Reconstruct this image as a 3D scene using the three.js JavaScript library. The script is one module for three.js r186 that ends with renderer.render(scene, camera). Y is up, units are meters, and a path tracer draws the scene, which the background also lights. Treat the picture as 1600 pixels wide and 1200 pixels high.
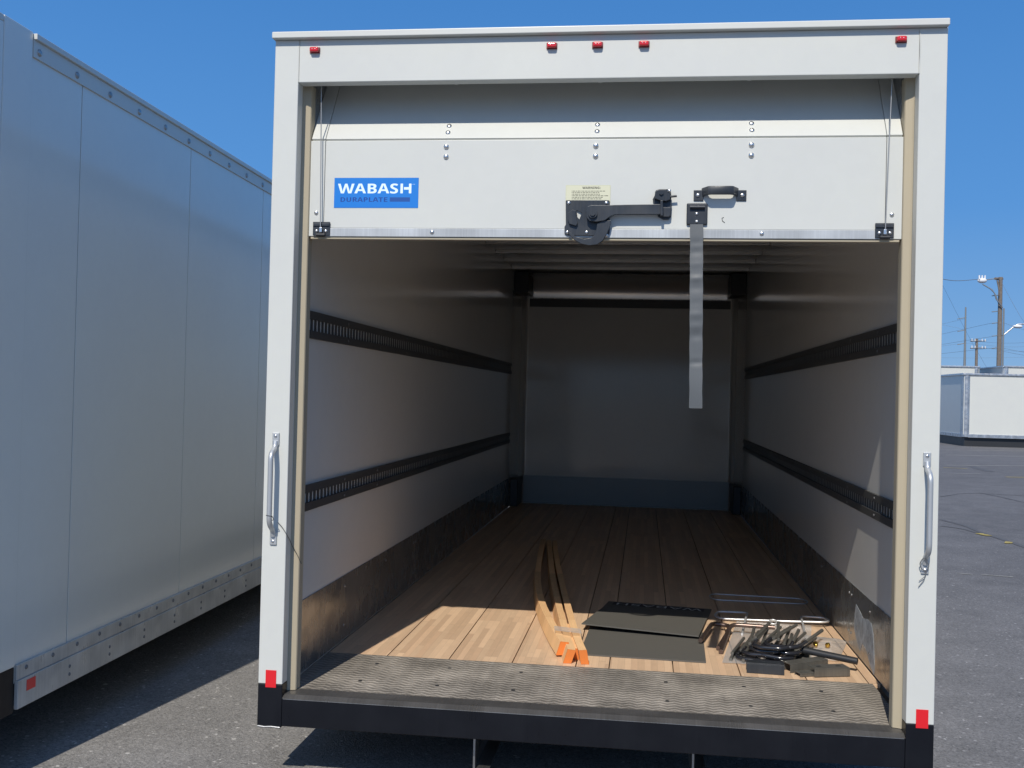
import * as THREE from 'three';
import { mergeGeometries, toCreasedNormals } from 'three/addons/utils/BufferGeometryUtils.js';
import { RoundedBoxGeometry } from 'three/addons/geometries/RoundedBoxGeometry.js';

// ---------------------------------------------------------------- camera
const scene = new THREE.Scene();
const FLOOR = 0.355;                       // height of the body's wooden floor above the asphalt
const camera = new THREE.PerspectiveCamera(2 * Math.atan(600 / 1614.32) * 180 / Math.PI, 4 / 3, 0.05, 6000);
camera.rotation.order = 'YXZ';
camera.rotation.set(0.0102, 0.1270, 0.0247);
camera.position.set(0.207, 1.222 + FLOOR, 3.984);
camera.updateMatrixWorld(true);

// ---------------------------------------------------------------- sun and sky
const sunTo = new THREE.Vector3(0.138, -1, -0.967).normalize();   // the way the light travels
const sun = new THREE.DirectionalLight(new THREE.Color(1.0, 0.93, 0.82), 3.8);
sun.position.copy(sunTo).multiplyScalar(-40);
sun.target.position.set(0, 0, -3);
sun.position.add(sun.target.position);
sun.castShadow = true;
sun.shadow.mapSize.set(4096, 4096);
sun.shadow.radius = 1;
Object.assign(sun.shadow.camera, { left: -25, right: 25, top: 25, bottom: -25, near: 1, far: 120 });
scene.add(sun, sun.target);

function makeSky() {
  const w = 512, h = 256, d = new Float32Array(w * h * 4);
  const s = sunTo.clone().negate();
  const stops = [[0, [0.29, 0.47, 0.69]], [4, [0.185, 0.385, 0.69]], [10, [0.098, 0.300, 0.67]], [21, [0.054, 0.222, 0.57]], [45, [0.044, 0.165, 0.44]], [90, [0.036, 0.125, 0.36]]];
  for (let j = 0; j < h; j++) {
    const el = (j + 0.5) / h * 180 - 90;
    const e = Math.max(0, el);
    let k = 0; while (k < stops.length - 2 && stops[k + 1][0] < e) k++;
    const t = Math.min(1, Math.max(0, (e - stops[k][0]) / (stops[k + 1][0] - stops[k][0])));
    for (let i = 0; i < w; i++) {
      const az = ((i + 0.5) / w - 0.5) * Math.PI * 2, r = el * Math.PI / 180;
      const dir = new THREE.Vector3(Math.cos(r) * Math.cos(az), Math.sin(r), Math.cos(r) * Math.sin(az));
      const g = Math.acos(Math.min(1, Math.max(-1, dir.dot(s)))) * 180 / Math.PI;
      const glow = el > 0 ? 0.9 * Math.exp(-g / 14) + 0.25 * Math.exp(-g / 45) : 0;
      for (let c = 0; c < 3; c++) {
        let v = stops[k][1][c] * (1 - t) + stops[k + 1][1][c] * t;
        v = (v * (1 + 0.35 * glow) + glow * [0.52, 0.5, 0.46][c]) * [0.865, 0.885, 0.90][c];
        if (el < 0) v = [0.16, 0.155, 0.15][c];
        d[(j * w + i) * 4 + c] = v;
      }
      d[(j * w + i) * 4 + 3] = 1;
    }
  }
  const t = new THREE.DataTexture(d, w, h, THREE.RGBAFormat, THREE.FloatType);
  t.mapping = THREE.EquirectangularReflectionMapping; t.magFilter = THREE.LinearFilter; t.minFilter = THREE.LinearFilter;
  t.wrapS = THREE.RepeatWrapping; t.colorSpace = THREE.LinearSRGBColorSpace; t.needsUpdate = true;
  return t;
}
const skyTex = makeSky();
scene.background = skyTex; scene.environment = skyTex;
scene.backgroundIntensity = 1; scene.environmentIntensity = 1;

const renderer = new THREE.WebGLRenderer({ antialias: true });
renderer.toneMapping = THREE.LinearToneMapping;
renderer.toneMappingExposure = 1.12;
renderer.shadowMap.enabled = true;

// ---------------------------------------------------------------- helpers
function rng(seed) { let a = seed >>> 0; return () => { a = (a + 0x6D2B79F5) >>> 0; let t = Math.imul(a ^ (a >>> 15), 1 | a); t = (t + Math.imul(t ^ (t >>> 7), 61 | t)) ^ t; return ((t ^ (t >>> 14)) >>> 0) / 4294967296; }; }
function hash(x, y, s) { let h = Math.imul(x | 0, 374761393) + Math.imul(y | 0, 668265263) + Math.imul(s | 0, 2147483647 ^ 0x5bd1e995); h = Math.imul(h ^ (h >>> 13), 1274126177); return ((h ^ (h >>> 16)) >>> 0) / 4294967296; }
// value noise that repeats every p cells in x and q in y
function vn(x, y, p, q, s) {
  const x0 = Math.floor(x), y0 = Math.floor(y), fx = x - x0, fy = y - y0;
  const u = fx * fx * (3 - 2 * fx), v = fy * fy * (3 - 2 * fy);
  const w = (a, b) => ((a % b) + b) % b;
  const a = hash(w(x0, p), w(y0, q), s), b = hash(w(x0 + 1, p), w(y0, q), s), c = hash(w(x0, p), w(y0 + 1, q), s), e = hash(w(x0 + 1, p), w(y0 + 1, q), s);
  return a + (b - a) * u + (c - a) * v + (a - b - c + e) * u * v;
}
function fbm(x, y, p, q, s, o) { let r = 0, a = 0.5, t = 0; for (let i = 0; i < o; i++) { r += a * vn(x, y, p, q, s + i); t += a; a *= 0.5; x *= 2; y *= 2; p *= 2; q *= 2; } return r / t; }
function tex(w, h, fn, srgb) {
  const d = new Uint8Array(w * h * 4), o = [0, 0, 0];
  for (let j = 0; j < h; j++) for (let i = 0; i < w; i++) {
    fn(i, j, o); const k = (j * w + i) * 4;
    d[k] = Math.max(0, Math.min(255, o[0] * 255)); d[k + 1] = Math.max(0, Math.min(255, o[1] * 255)); d[k + 2] = Math.max(0, Math.min(255, o[2] * 255)); d[k + 3] = 255;
  }
  const t = new THREE.DataTexture(d, w, h, THREE.RGBAFormat, THREE.UnsignedByteType);
  t.wrapS = t.wrapT = THREE.RepeatWrapping; t.magFilter = THREE.LinearFilter; t.minFilter = THREE.LinearMipmapLinearFilter; t.generateMipmaps = true;
  if (srgb) t.colorSpace = THREE.SRGBColorSpace;
  t.needsUpdate = true; return t;
}
function rep(t, u, v) { t.repeat.set(u, v); return t; }
const taken = {};
function numbered(n) { if (!(n in taken)) { taken[n] = 0; return n; } taken[n]++; return n + '_' + String(taken[n]).padStart(3, '0'); }
// uv in metres from the direction each face points
function metreUV(g) {
  const p = g.attributes.position, n = g.attributes.normal, uv = new Float32Array(p.count * 2);
  for (let i = 0; i < p.count; i++) {
    const ax = Math.abs(n.getX(i)), ay = Math.abs(n.getY(i)), az = Math.abs(n.getZ(i));
    let u, v;
    if (ay >= ax && ay >= az) { u = p.getX(i); v = p.getZ(i); } else if (ax >= az) { u = p.getZ(i); v = p.getY(i); } else { u = p.getX(i); v = p.getY(i); }
    uv[i * 2] = u; uv[i * 2 + 1] = v;
  }
  g.setAttribute('uv', new THREE.BufferAttribute(uv, 2)); return g;
}
function add(name, g, m, parent, keepUV) {
  if (!keepUV) metreUV(g);
  const o = new THREE.Mesh(g, m); o.name = parent === scene ? numbered(name) : name; o.castShadow = true; o.receiveShadow = true; parent.add(o); return o;
}
function group(name, parent, x = 0, y = 0, z = 0) { const o = new THREE.Group(); o.name = parent === scene ? numbered(name) : name; o.position.set(x, y, z); parent.add(o); return o; }
function tag(o, label, category, grp) { o.userData.label = label; o.userData.category = category; if (grp) o.userData.group = grp; return o; }
function gb(x0, x1, y0, y1, z0, z1, r = 0) {   // box between limits, edges rounded by r
  const w = x1 - x0, h = y1 - y0, d = z1 - z0;
  let g = r > 0 ? new RoundedBoxGeometry(w, h, d, 2, Math.min(r, w / 2.01, h / 2.01, d / 2.01)) : new THREE.BoxGeometry(w, h, d);
  if (g.index) g = g.toNonIndexed();
  g.translate((x0 + x1) / 2, (y0 + y1) / 2, (z0 + z1) / 2); return g;
}
function merged(list) { const l = list.map(g => { let q = g.index ? g.toNonIndexed() : g; for (const k of Object.keys(q.attributes)) if (!['position', 'normal', 'uv'].includes(k)) q.deleteAttribute(k); if (!q.attributes.uv) metreUV(q); return q; }); return mergeGeometries(l); }
function tube(pts, r, seg = 8, closed = false, per = 8, tension = 0.0, type = 'catmullrom') {
  const c = new THREE.CatmullRomCurve3(pts.map(p => new THREE.Vector3(...p)), closed, type, tension);
  return new THREE.TubeGeometry(c, Math.max(2, pts.length * per), r, seg, closed);
}
// polyline with rounded corners
function bent(pts, rad, r, seg = 8, closed = false) {
  const P = pts.map(p => new THREE.Vector3(...p)), path = new THREE.CurvePath(), n = P.length, out = [];
  for (let i = 0; i < n; i++) {
    if (!closed && (i === 0 || i === n - 1)) { out.push([P[i], P[i], P[i]]); continue; }
    const a = P[(i + n - 1) % n], b = P[i], c = P[(i + 1) % n];
    const q = Math.min(rad, a.distanceTo(b) * 0.48, b.distanceTo(c) * 0.48);
    out.push([b.clone().add(a.clone().sub(b).setLength(q)), b, b.clone().add(c.clone().sub(b).setLength(q))]);
  }
  for (let i = 0; i < n; i++) {
    if (out[i][0] !== out[i][2]) path.add(new THREE.QuadraticBezierCurve3(...out[i]));
    if (i < n - 1 || closed) path.add(new THREE.LineCurve3(out[i][2], out[(i + 1) % n][0]));
  }
  const s = []; path.curves.forEach(k => { const m = k.isLineCurve3 ? 2 : 6; for (let j = 0; j < m; j++) s.push(k.getPoint(j / m)); });
  if (!closed) s.push(P[n - 1]);
  const f = []; s.forEach(p => { if (!f.length || f[f.length - 1].distanceTo(p) > 1e-4) f.push(p); });
  if (closed && f[0].distanceTo(f[f.length - 1]) < 1e-4) f.pop();
  const poly = new THREE.CatmullRomCurve3(f, closed, 'centripetal');
  const g = new THREE.TubeGeometry(poly, f.length * 2, r, seg, closed);
  if (closed) return g;
  const caps = [];
  [[f[0], f[1]], [f[f.length - 1], f[f.length - 2]]].forEach(([e, i]) => { const d = e.clone().sub(i).normalize(); const c = new THREE.CircleGeometry(r, seg); c.applyQuaternion(new THREE.Quaternion().setFromUnitVectors(new THREE.Vector3(0, 0, 1), d)); c.translate(e.x, e.y, e.z); caps.push(c); });
  return merged([g, ...caps]);
}
function extr(pts, depth, bevel = 0.0015, holes = []) {   // outline in x,y, thickness along z from 0 to depth
  const s = new THREE.Shape(pts.map(p => new THREE.Vector2(...p)));
  holes.forEach(h => s.holes.push(new THREE.Path(h.map(p => new THREE.Vector2(...p)))));
  const g = new THREE.ExtrudeGeometry(s, { depth: Math.max(1e-4, depth - 2 * bevel), bevelEnabled: bevel > 0, bevelSize: bevel, bevelThickness: bevel, bevelSegments: 2, bevelOffset: -bevel, curveSegments: 8 });
  g.translate(0, 0, bevel); return g;
}
function dome(r, h, seg = 12) {   // bolt or rivet head standing on z = 0
  const p = []; for (let i = 0; i <= 6; i++) { const a = i / 6 * Math.PI / 2; p.push(new THREE.Vector2(r * Math.cos(a), h * Math.sin(a))); }
  p[6].x = 0.00001;
  const g = new THREE.LatheGeometry([new THREE.Vector2(r, -0.002), ...p], seg); g.rotateX(Math.PI / 2); return g;
}
// direction of a photo pixel -> point on a plane of the body (body coordinates: y = 0 on the floor)
const camQ = camera.quaternion.clone();
function onPlane(u, v, axis, val) {
  const d = new THREE.Vector3((u - 800) / 1614.32, -(v - 600) / 1614.32, -1).applyQuaternion(camQ);
  const o = camera.position.clone(); o.y -= FLOOR;
  const t = (val - o.getComponent(axis)) / d.getComponent(axis);
  const p = o.addScaledVector(d, t); return [p.x, p.y, p.z];
}
const D = (u, v, z = -0.085) => { const p = onPlane(u, v, 2, z); return [p[0], p[1]]; };

// ---------------------------------------------------------------- textures
const tPaint = tex(512, 512, (i, j, o) => { const n = fbm(i / 64, j / 64, 8, 8, 3, 5), m = fbm(i / 8, j / 8, 64, 64, 9, 3); const v = 0.97 + 0.022 * (n - 0.5) + 0.012 * (m - 0.5); o[0] = v; o[1] = v; o[2] = v - 0.01 * n; }, true);
const tPaintRough = tex(512, 512, (i, j, o) => { const n = fbm(i / 51.2, j / 51.2, 10, 10, 13, 5), m = fbm(i / 4, j / 64, 128, 8, 29, 2); const v = 0.85 + 0.2 * (n - 0.5) + 0.03 * (m - 0.5); o[0] = o[1] = o[2] = v; });
rep(tPaint, 0.4, 0.4); rep(tPaintRough, 0.37, 0.37);
const tPaintBump = tex(256, 256, (i, j, o) => { const n = fbm(i / 32, j / 32, 8, 8, 31, 3); o[0] = o[1] = o[2] = n; });
const tMetal = tex(512, 512, (i, j, o) => { const n = fbm(i / 64, j / 64, 8, 8, 41, 5), s = fbm(i / 2, j / 128, 256, 4, 43, 3); const v = 0.86 + 0.22 * (n - 0.5) + 0.10 * (s - 0.5); o[0] = v; o[1] = v; o[2] = v; }, true);
const tMetalRough = tex(512, 512, (i, j, o) => { const n = fbm(i / 42.67, j / 42.67, 12, 12, 51, 5), s = fbm(i / 2, j / 64, 256, 8, 53, 2); const v = 0.62 + 0.7 * (n - 0.5) + 0.2 * (s - 0.5); o[0] = o[1] = o[2] = v; });

function woodTex(seed, W, H, wm, hm, stripW, cols, contrast) {   // glued laminated strips: wm x hm metres
  const r = rng(seed), strips = [], n = Math.round(wm / stripW);
  for (let s = 0; s < n; s++) {
    const cuts = []; let y = -r() * 0.8; while (y < hm) { const l = 0.35 + r() * 0.9; cuts.push([y, y + l, r(), r(), r()]); y += l; }
    strips.push(cuts);
  }
  return tex(W, H, (i, j, o) => {
    const x = (i + 0.5) / W * wm, y = (j + 0.5) / H * hm, s = Math.min(n - 1, Math.floor(x / wm * n)), fx = x / wm * n - s;
    const c = strips[s]; let k = 0; while (k < c.length - 1 && c[k][1] < y) k++;
    const seg = c[k], t = seg[2];
    const g1 = fbm(x * 340 + seg[3] * 99, y * 5 + seg[4] * 31, 99999, 99999, 61, 3), g2 = fbm(x * 60 + seg[4] * 77, y * 1.6 + seg[3] * 9, 99999, 99999, 67, 3), g3 = fbm(x * 25 + seg[3] * 50, y * 25, 9999, 9999, 69, 3);
    const ring = 0.5 + 0.5 * Math.sin((g2 * 9 + fx * 1.3) * 6.28);
    let v = 1 + contrast * ((t - 0.5) * 0.62 + (g1 - 0.5) * 0.28 + (ring - 0.5) * 0.09 + (g3 - 0.5) * 0.22);
    const e = Math.min(fx, 1 - fx) * stripW, d = Math.min(Math.abs(y - seg[0]), Math.abs(seg[1] - y));
    if (e < 0.0009) v *= 0.93; if (d < 0.0016) v *= 0.82;
    const a = cols[0], b = cols[1], m = seg[3] * seg[3];
    for (let q = 0; q < 3; q++) o[q] = (a[q] * (1 - m) + b[q] * m) * v;
  }, true);
}
const tFloor = woodTex(7, 1024, 2048, 1.2, 4.0, 0.03, [[0.845, 0.725, 0.600], [0.795, 0.67, 0.55]], 0.16);
rep(tFloor, 1 / 1.2, 1 / 4.0);
const tLath = woodTex(19, 256, 1024, 0.4, 2.0, 0.4, [[0.875, 0.72, 0.535], [0.85, 0.675, 0.48]], 0.35);
rep(tLath, 1 / 0.4, 1 / 2.0);

// raised zigzag ribs of the tread plate: ribs 34 mm apart, zigzag 60 mm long
const treadRib = (x, y) => { const f = x - Math.floor(x), t = Math.abs(f * 2 - 1); return Math.pow(0.5 + 0.5 * Math.sin(6.2832 * (y + 0.55 * t)), 1.6); };
const tTreadBump = tex(256, 256, (i, j, o) => { const v = treadRib(i / 256, j / 256); o[0] = o[1] = o[2] = v; });
const tTread = tex(1024, 1024, (i, j, o) => {   // 1.2 m of plate: rubbed bar tops, dust and scuffs
  const h = treadRib(i / 1024 * 20, j / 1024 * 35);
  const n = fbm(i / 128, j / 128, 8, 8, 71, 5), f = fbm(i / 6, j / 6, 171, 171, 73, 2), st = fbm(i / 20, j / 200, 51, 5, 77, 3);
  let v = 0.50 + 0.30 * (n - 0.5) + 0.10 * (f - 0.5) + 0.08 * (st - 0.5) + 0.13 * (h - 0.3);
  o[0] = v * 1.03; o[1] = v * 0.985; o[2] = v * 0.92;
}, true);
rep(tTreadBump, 20 / 1.196, 35 / 1.188); rep(tTread, 1 / 1.196, 1 / 1.188);

const tAsphalt = (() => {   // 4 m tile
  const N = 2048, chips = new Float32Array(N * N), r = rng(101);
  for (let k = 0; k < 5200; k++) {
    const cx = r() * N, cy = r() * N, a = 1 + r() * r() * 6, b = a * (0.35 + r() * 0.6), t = r() * 3.14, w = 0.25 + r() * 0.75, ct = Math.cos(t), st = Math.sin(t);
    for (let y = -Math.ceil(a); y <= a; y++) for (let x = -Math.ceil(a); x <= a; x++) { const u = (x * ct + y * st) / a, v = (-x * st + y * ct) / b; if (u * u + v * v < 1) { const p = ((Math.floor(cy + y) + N) % N) * N + (Math.floor(cx + x) + N) % N; chips[p] = Math.max(chips[p], w); } }
  }
  return tex(N, N, (i, j, o) => {
    const a = hash(i >> 1, j >> 1, 5), b = hash(i, j, 6), n = fbm(i / 128, j / 128, 16, 16, 81, 4), m = vn(i / 5, j / 5, 410, 410, 83);
    let v = 0.415 + 0.075 * (a - 0.5) + 0.06 * (b - 0.5) + 0.075 * (n - 0.5) + 0.085 * (m - 0.5);
    const c = chips[j * N + i]; v += c * 0.19; const dk = hash((i >> 2) + 7, j >> 2, 8); if (dk > 0.94) v -= 0.07;
    o[0] = v * 1.015; o[1] = v; o[2] = v * 0.985;
  }, true);
})();
rep(tAsphalt, 1 / 4, 1 / 4);
const tAsphaltBump = tex(512, 512, (i, j, o) => { const v = 0.5 * hash(i >> 1, j >> 1, 15) + 0.5 * vn(i / 4, j / 4, 128, 128, 16); o[0] = o[1] = o[2] = v; });
rep(tAsphaltBump, 1, 1);
const tSmear = tex(256, 256, (i, j, o) => { const n = fbm(i / 32, j / 32, 8, 8, 91, 4), m = fbm(i / 5, j / 40, 51, 6, 93, 2); o[0] = o[1] = o[2] = Math.min(0.95, Math.max(0.3, 0.72 + 1.2 * (n - 0.47) + 0.4 * (m - 0.5))); });
rep(tSmear, 4, 4);
const tWeave = tex(128, 128, (i, j, o) => { const v = 0.8 + 0.12 * Math.sin(i / 128 * 6.283 * 8) * Math.sin(j / 128 * 6.283 * 16) + 0.1 * hash(i, j, 3); o[0] = v; o[1] = v; o[2] = v; }, true);
rep(tWeave, 20, 20);
function canvasTex(w, h, draw) { const c = document.createElement('canvas'); c.width = w; c.height = h; draw(c.getContext('2d'), w, h); const t = new THREE.CanvasTexture(c); t.colorSpace = THREE.SRGBColorSpace; t.anisotropy = 8; return t; }
function wide(ctx, text, x, y, size, width, color, font = 'bold', fam = 'sans-serif') {
  ctx.font = `${font} ${size}px ${fam}`; ctx.fillStyle = color; ctx.textBaseline = 'alphabetic'; ctx.textAlign = 'left';
  const m = ctx.measureText(text).width; ctx.save(); ctx.translate(x, y); ctx.scale(width / m, 1); ctx.fillText(text, 0, 0); ctx.restore();
}
const tLogo = canvasTex(1024, 360, (c, w, h) => {
  c.fillStyle = '#0476cf'; c.fillRect(0, 0, w, h);
  wide(c, 'WABAS', 44, 186, 162, 742, '#dff0ff');
  c.fillStyle = '#dff0ff'; c.fillRect(806, 70, 30, 116); c.fillRect(848, 112, 60, 30); c.fillRect(908, 70, 30, 116);
  c.fillRect(950, 76, 12, 4); c.fillRect(966, 76, 14, 4);
  wide(c, 'DURAPLATE', 70, 288, 76, 588, '#063f8f');
  c.fillStyle = '#0d4c98'; c.fillRect(680, 234, 244, 52);
});
const tWarn = canvasTex(512, 200, (c, w, h) => {
  c.fillStyle = '#cfcfb6'; c.fillRect(0, 0, w, h); c.strokeStyle = '#b9bd98'; c.lineWidth = 3; c.strokeRect(4, 4, w - 8, h - 8);
  wide(c, 'WARNING:', 190, 44, 38, 210, '#2a2a26');
  const r = rng(5);
  for (let k = 0; k < 7; k++) { let x = 76; const y = 70 + k * 18, e = 380 + r() * 90; c.fillStyle = '#55564a'; c.fillRect(64, y - 4, 5, 5); while (x < e) { const l = 10 + r() * 26; c.fillRect(x, y - 5, l, 8); x += l + 7; } }
});
const tFlap = canvasTex(1024, 128, (c, w, h) => { c.fillStyle = '#1b1c1d'; c.fillRect(0, 0, w, h); wide(c, 'WABASH', 20, 112, 130, 984, '#c6cacd', 'normal'); });

// ---------------------------------------------------------------- materials
const std = (o) => new THREE.MeshStandardMaterial(o), phy = (o) => new THREE.MeshPhysicalMaterial(o);
const lin = (r, g, b) => new THREE.Color().setRGB(r, g, b);
const M = {
  white: phy({ color: lin(0.635, 0.648, 0.62), map: tPaint, roughness: 0.45, roughnessMap: tPaintRough, clearcoat: 0.25, clearcoatRoughness: 0.2 }),
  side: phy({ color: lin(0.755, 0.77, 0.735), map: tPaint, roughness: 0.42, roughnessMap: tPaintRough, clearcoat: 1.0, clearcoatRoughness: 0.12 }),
  liner: phy({ color: lin(0.80, 0.795, 0.765), map: tPaint, roughness: 0.14, roughnessMap: tPaintRough, specularIntensity: 1 }),
  nose: phy({ color: lin(0.80, 0.79, 0.77), map: tPaint, metalness: 0.7, roughness: 0.27, roughnessMap: tPaintRough }),
  roofskin: std({ color: lin(0.74, 0.73, 0.71), map: tPaint, metalness: 0.15, roughness: 0.4 }),
  galv: std({ color: lin(0.55, 0.56, 0.57), map: tMetal, metalness: 0.9, roughness: 0.55, roughnessMap: tMetalRough }),
  scuff: std({ color: lin(0.42, 0.425, 0.41), map: tMetal, metalness: 0.68, roughness: 0.42, roughnessMap: tMetalRough }),
  alu: std({ color: lin(0.80, 0.82, 0.84), map: tMetal, metalness: 0.85, roughness: 0.6, roughnessMap: tMetalRough }),
  rail: std({ color: lin(0.30, 0.31, 0.32), map: tMetal, metalness: 0.55, roughness: 0.6 }),
  bottomrail: std({ color: lin(0.70, 0.70, 0.67), map: tMetal, metalness: 0.2, roughness: 0.6, roughnessMap: tMetalRough }),
  etrack: std({ color: lin(0.10, 0.103, 0.105), map: tPaint, metalness: 0.4, roughness: 0.5 }),
  navy: phy({ color: lin(0.0045, 0.0055, 0.009), specularIntensity: 0.55, roughness: 0.6, roughnessMap: tMetalRough, clearcoat: 0.12, clearcoatRoughness: 0.4 }),
  black: std({ color: lin(0.028, 0.03, 0.034), roughness: 0.5, metalness: 0.1, roughnessMap: tPaintRough }),
  latch: std({ color: lin(0.052, 0.060, 0.072), roughness: 0.62, metalness: 0.25, map: tMetal, roughnessMap: tMetalRough }),
  bolt: std({ color: lin(0.75, 0.75, 0.74), metalness: 1, roughness: 0.3 }),
  chrome: std({ color: lin(0.82, 0.82, 0.82), metalness: 1, roughness: 0.22 }),
  tan: std({ color: lin(0.46, 0.40, 0.29), map: tPaint, roughness: 0.6 }),
  seal: std({ color: lin(0.42, 0.37, 0.27), roughness: 0.7 }),
  tread: std({ color: lin(1, 1, 1), map: tTread, bumpMap: tTreadBump, bumpScale: 0.003, metalness: 0.1, roughness: 0.6 }),
  sillTop: std({ color: lin(0.17, 0.165, 0.16), map: tMetal, metalness: 0.5, roughness: 0.6, roughnessMap: tMetalRough }),
  wood: phy({ color: lin(1, 1, 1), map: tFloor, roughness: 0.5, roughnessMap: tPaintRough, specularIntensity: 0.7 }),
  subfloor: std({ color: lin(0.12, 0.09, 0.06), roughness: 0.9 }),
  lath: std({ color: lin(1, 1, 1), map: tLath, roughness: 0.75 }),
  orange: std({ color: lin(0.72, 0.20, 0.035), map: tPaint, roughness: 0.75 }),
  tape: phy({ color: lin(0.93, 0.93, 0.93), transmission: 0.75, thickness: 0, roughness: 0.35, ior: 1.45 }),
  film: phy({ color: lin(0.86, 0.87, 0.88), transmission: 0.72, thickness: 0, roughness: 0.32, ior: 1.45, side: THREE.DoubleSide }),
  rubber: std({ color: lin(0.108, 0.104, 0.094), map: tPaint, roughness: 0.62 }),
  flapText: std({ map: tFlap, roughness: 0.6 }),
  red: phy({ color: lin(0.62, 0.012, 0.018), roughness: 0.25, clearcoat: 0.8, clearcoatRoughness: 0.1 }),
  redTape: phy({ color: lin(0.68, 0.012, 0.02), roughness: 0.35, clearcoat: 0.4 }),
  lensBase: std({ color: lin(0.2, 0.02, 0.02), roughness: 0.5 }),
  logo: std({ map: tLogo, roughness: 0.45 }),
  warn: std({ map: tWarn, roughness: 0.6 }),
  strap: std({ color: lin(0.14, 0.155, 0.168), map: tWeave, roughness: 0.55 }),
  cable: std({ color: lin(0.45, 0.45, 0.44), metalness: 0.8, roughness: 0.45 }),
  gold: std({ color: lin(0.85, 0.58, 0.14), metalness: 1, roughness: 0.3 }),
  brownSteel: std({ color: lin(0.14, 0.10, 0.085), metalness: 0.7, roughness: 0.3 }),
  glossBlack: phy({ color: lin(0.018, 0.019, 0.024), roughness: 0.25, clearcoat: 0.9, clearcoatRoughness: 0.12 }),
  asphalt: std({ color: lin(1, 1, 1), map: tAsphalt, bumpMap: tAsphaltBump, bumpScale: 0.004, roughness: 0.92, vertexColors: true }),
  crack: std({ color: lin(0.095, 0.095, 0.098), roughness: 0.85 }),
  lineWhite: std({ color: lin(0.42, 0.41, 0.38), map: tMetal, roughness: 0.9 }),
  lineYellow: std({ color: lin(0.50, 0.40, 0.12), map: tMetal, roughness: 0.9 }),
  timber: std({ color: lin(0.75, 0.7, 0.62), map: tLath, roughness: 0.9 }),
  polewood: std({ color: lin(0.26, 0.225, 0.195), map: tMetal, roughness: 0.95 }),
  polegrey: std({ color: lin(0.22, 0.24, 0.25), metalness: 0.3, roughness: 0.7 }),
  insulator: std({ color: lin(0.72, 0.73, 0.75), roughness: 0.4 }),
  wire: std({ color: lin(0.16, 0.19, 0.22), roughness: 0.8 }),
  smear: std({ color: lin(0.46, 0.50, 0.53), roughness: 0.8, alphaMap: tSmear, transparent: true }),
  dusty: std({ color: lin(0.21, 0.205, 0.185), roughness: 0.32, metalness: 0.4, map: tMetal }),
  zinc: std({ color: lin(0.72, 0.73, 0.74), roughness: 0.4, metalness: 0.6 }),
  frontScuff: std({ color: lin(0.20, 0.20, 0.195), map: tPaint, metalness: 0.8, roughness: 0.42 }),
  handle: std({ color: lin(0.56, 0.58, 0.60), map: tPaint, metalness: 0.55, roughness: 0.42 }),
  doorAlu: std({ color: lin(0.62, 0.65, 0.67), map: tMetal, metalness: 0.35, roughness: 0.45 }),
};

// ---------------------------------------------------------------- ground
{
  const N = 220, pos = [], col = [], uv = [], idx = [];
  const warp = (t) => Math.sign(t) * (Math.abs(t) * 16 + Math.pow(Math.abs(t), 7) * 2400);
  for (let j = 0; j <= N; j++) for (let i = 0; i <= N; i++) {
    const x = warp(i / N * 2 - 1), z = -4 + warp(j / N * 2 - 1); pos.push(x, 0, z); uv.push(x, z);
    const n = fbm(x * 0.35 + 100, z * 0.35 + 100, 99999, 99999, 201, 4), b = fbm(x * 0.06 + 300, z * 0.1 + 300, 99999, 99999, 205, 3);
    const e = 1.9 + 1.6 * (b - 0.5) + 0.8 * (n - 0.5), k = 1 / (1 + Math.exp((x - e) * 1.6));   // asphalt runs paler left of an uneven edge
    const v = (0.88 + 0.48 * k) * (1 + 0.30 * (n - 0.5) + 0.24 * (b - 0.5)); col.push(v * (0.97 + 0.03 * k), v * (0.99 + 0.005 * k), v * (1.05 - 0.075 * k));
  }
  for (let j = 0; j < N; j++) for (let i = 0; i < N; i++) { const a = j * (N + 1) + i; idx.push(a, a + N + 1, a + 1, a + 1, a + N + 1, a + N + 2); }
  const g = new THREE.BufferGeometry();
  g.setAttribute('position', new THREE.Float32BufferAttribute(pos, 3)); g.setAttribute('uv', new THREE.Float32BufferAttribute(uv, 2)); g.setAttribute('color', new THREE.Float32BufferAttribute(col, 3)); g.setIndex(idx); g.computeVertexNormals();
  const o = add('asphalt_ground', g, M.asphalt, scene, true); o.userData.kind = 'structure'; o.userData.label = 'grey weathered asphalt of the storage yard';
}
// flat paint and tar on the asphalt
function strip(name, pts, w, m, y, seed, parent = scene) {   // ragged ribbon along x,z points
  const r = rng(seed), L = [], R = [], c = new THREE.CatmullRomCurve3(pts.map(p => new THREE.Vector3(p[0], 0, p[1]))), n = Math.max(6, Math.round(c.getLength() / 0.25));
  for (let i = 0; i <= n; i++) { const p = c.getPoint(i / n), t = c.getTangent(i / n), q = w * (0.7 + 0.6 * r()) / 2; L.push([p.x - t.z * q, p.z + t.x * q]); R.push([p.x + t.z * q, p.z - t.x * q]); }
  const pos = [], idx = []; for (let i = 0; i <= n; i++) { pos.push(L[i][0], y, L[i][1], R[i][0], y, R[i][1]); if (i) { const a = i * 2 - 2; idx.push(a, a + 2, a + 1, a + 1, a + 2, a + 3); } }
  const g = new THREE.BufferGeometry(); g.setAttribute('position', new THREE.Float32BufferAttribute(pos, 3)); g.setIndex(idx); g.computeVertexNormals();
  if (g.attributes.normal.getY(0) < 0) { const ix = g.index.array; for (let i = 0; i < ix.length; i += 3) { const a = ix[i]; ix[i] = ix[i + 1]; ix[i + 1] = a; } g.computeVertexNormals(); }
  const o = add(name, g, m, parent); o.userData.kind = 'structure'; return o;
}
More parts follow.
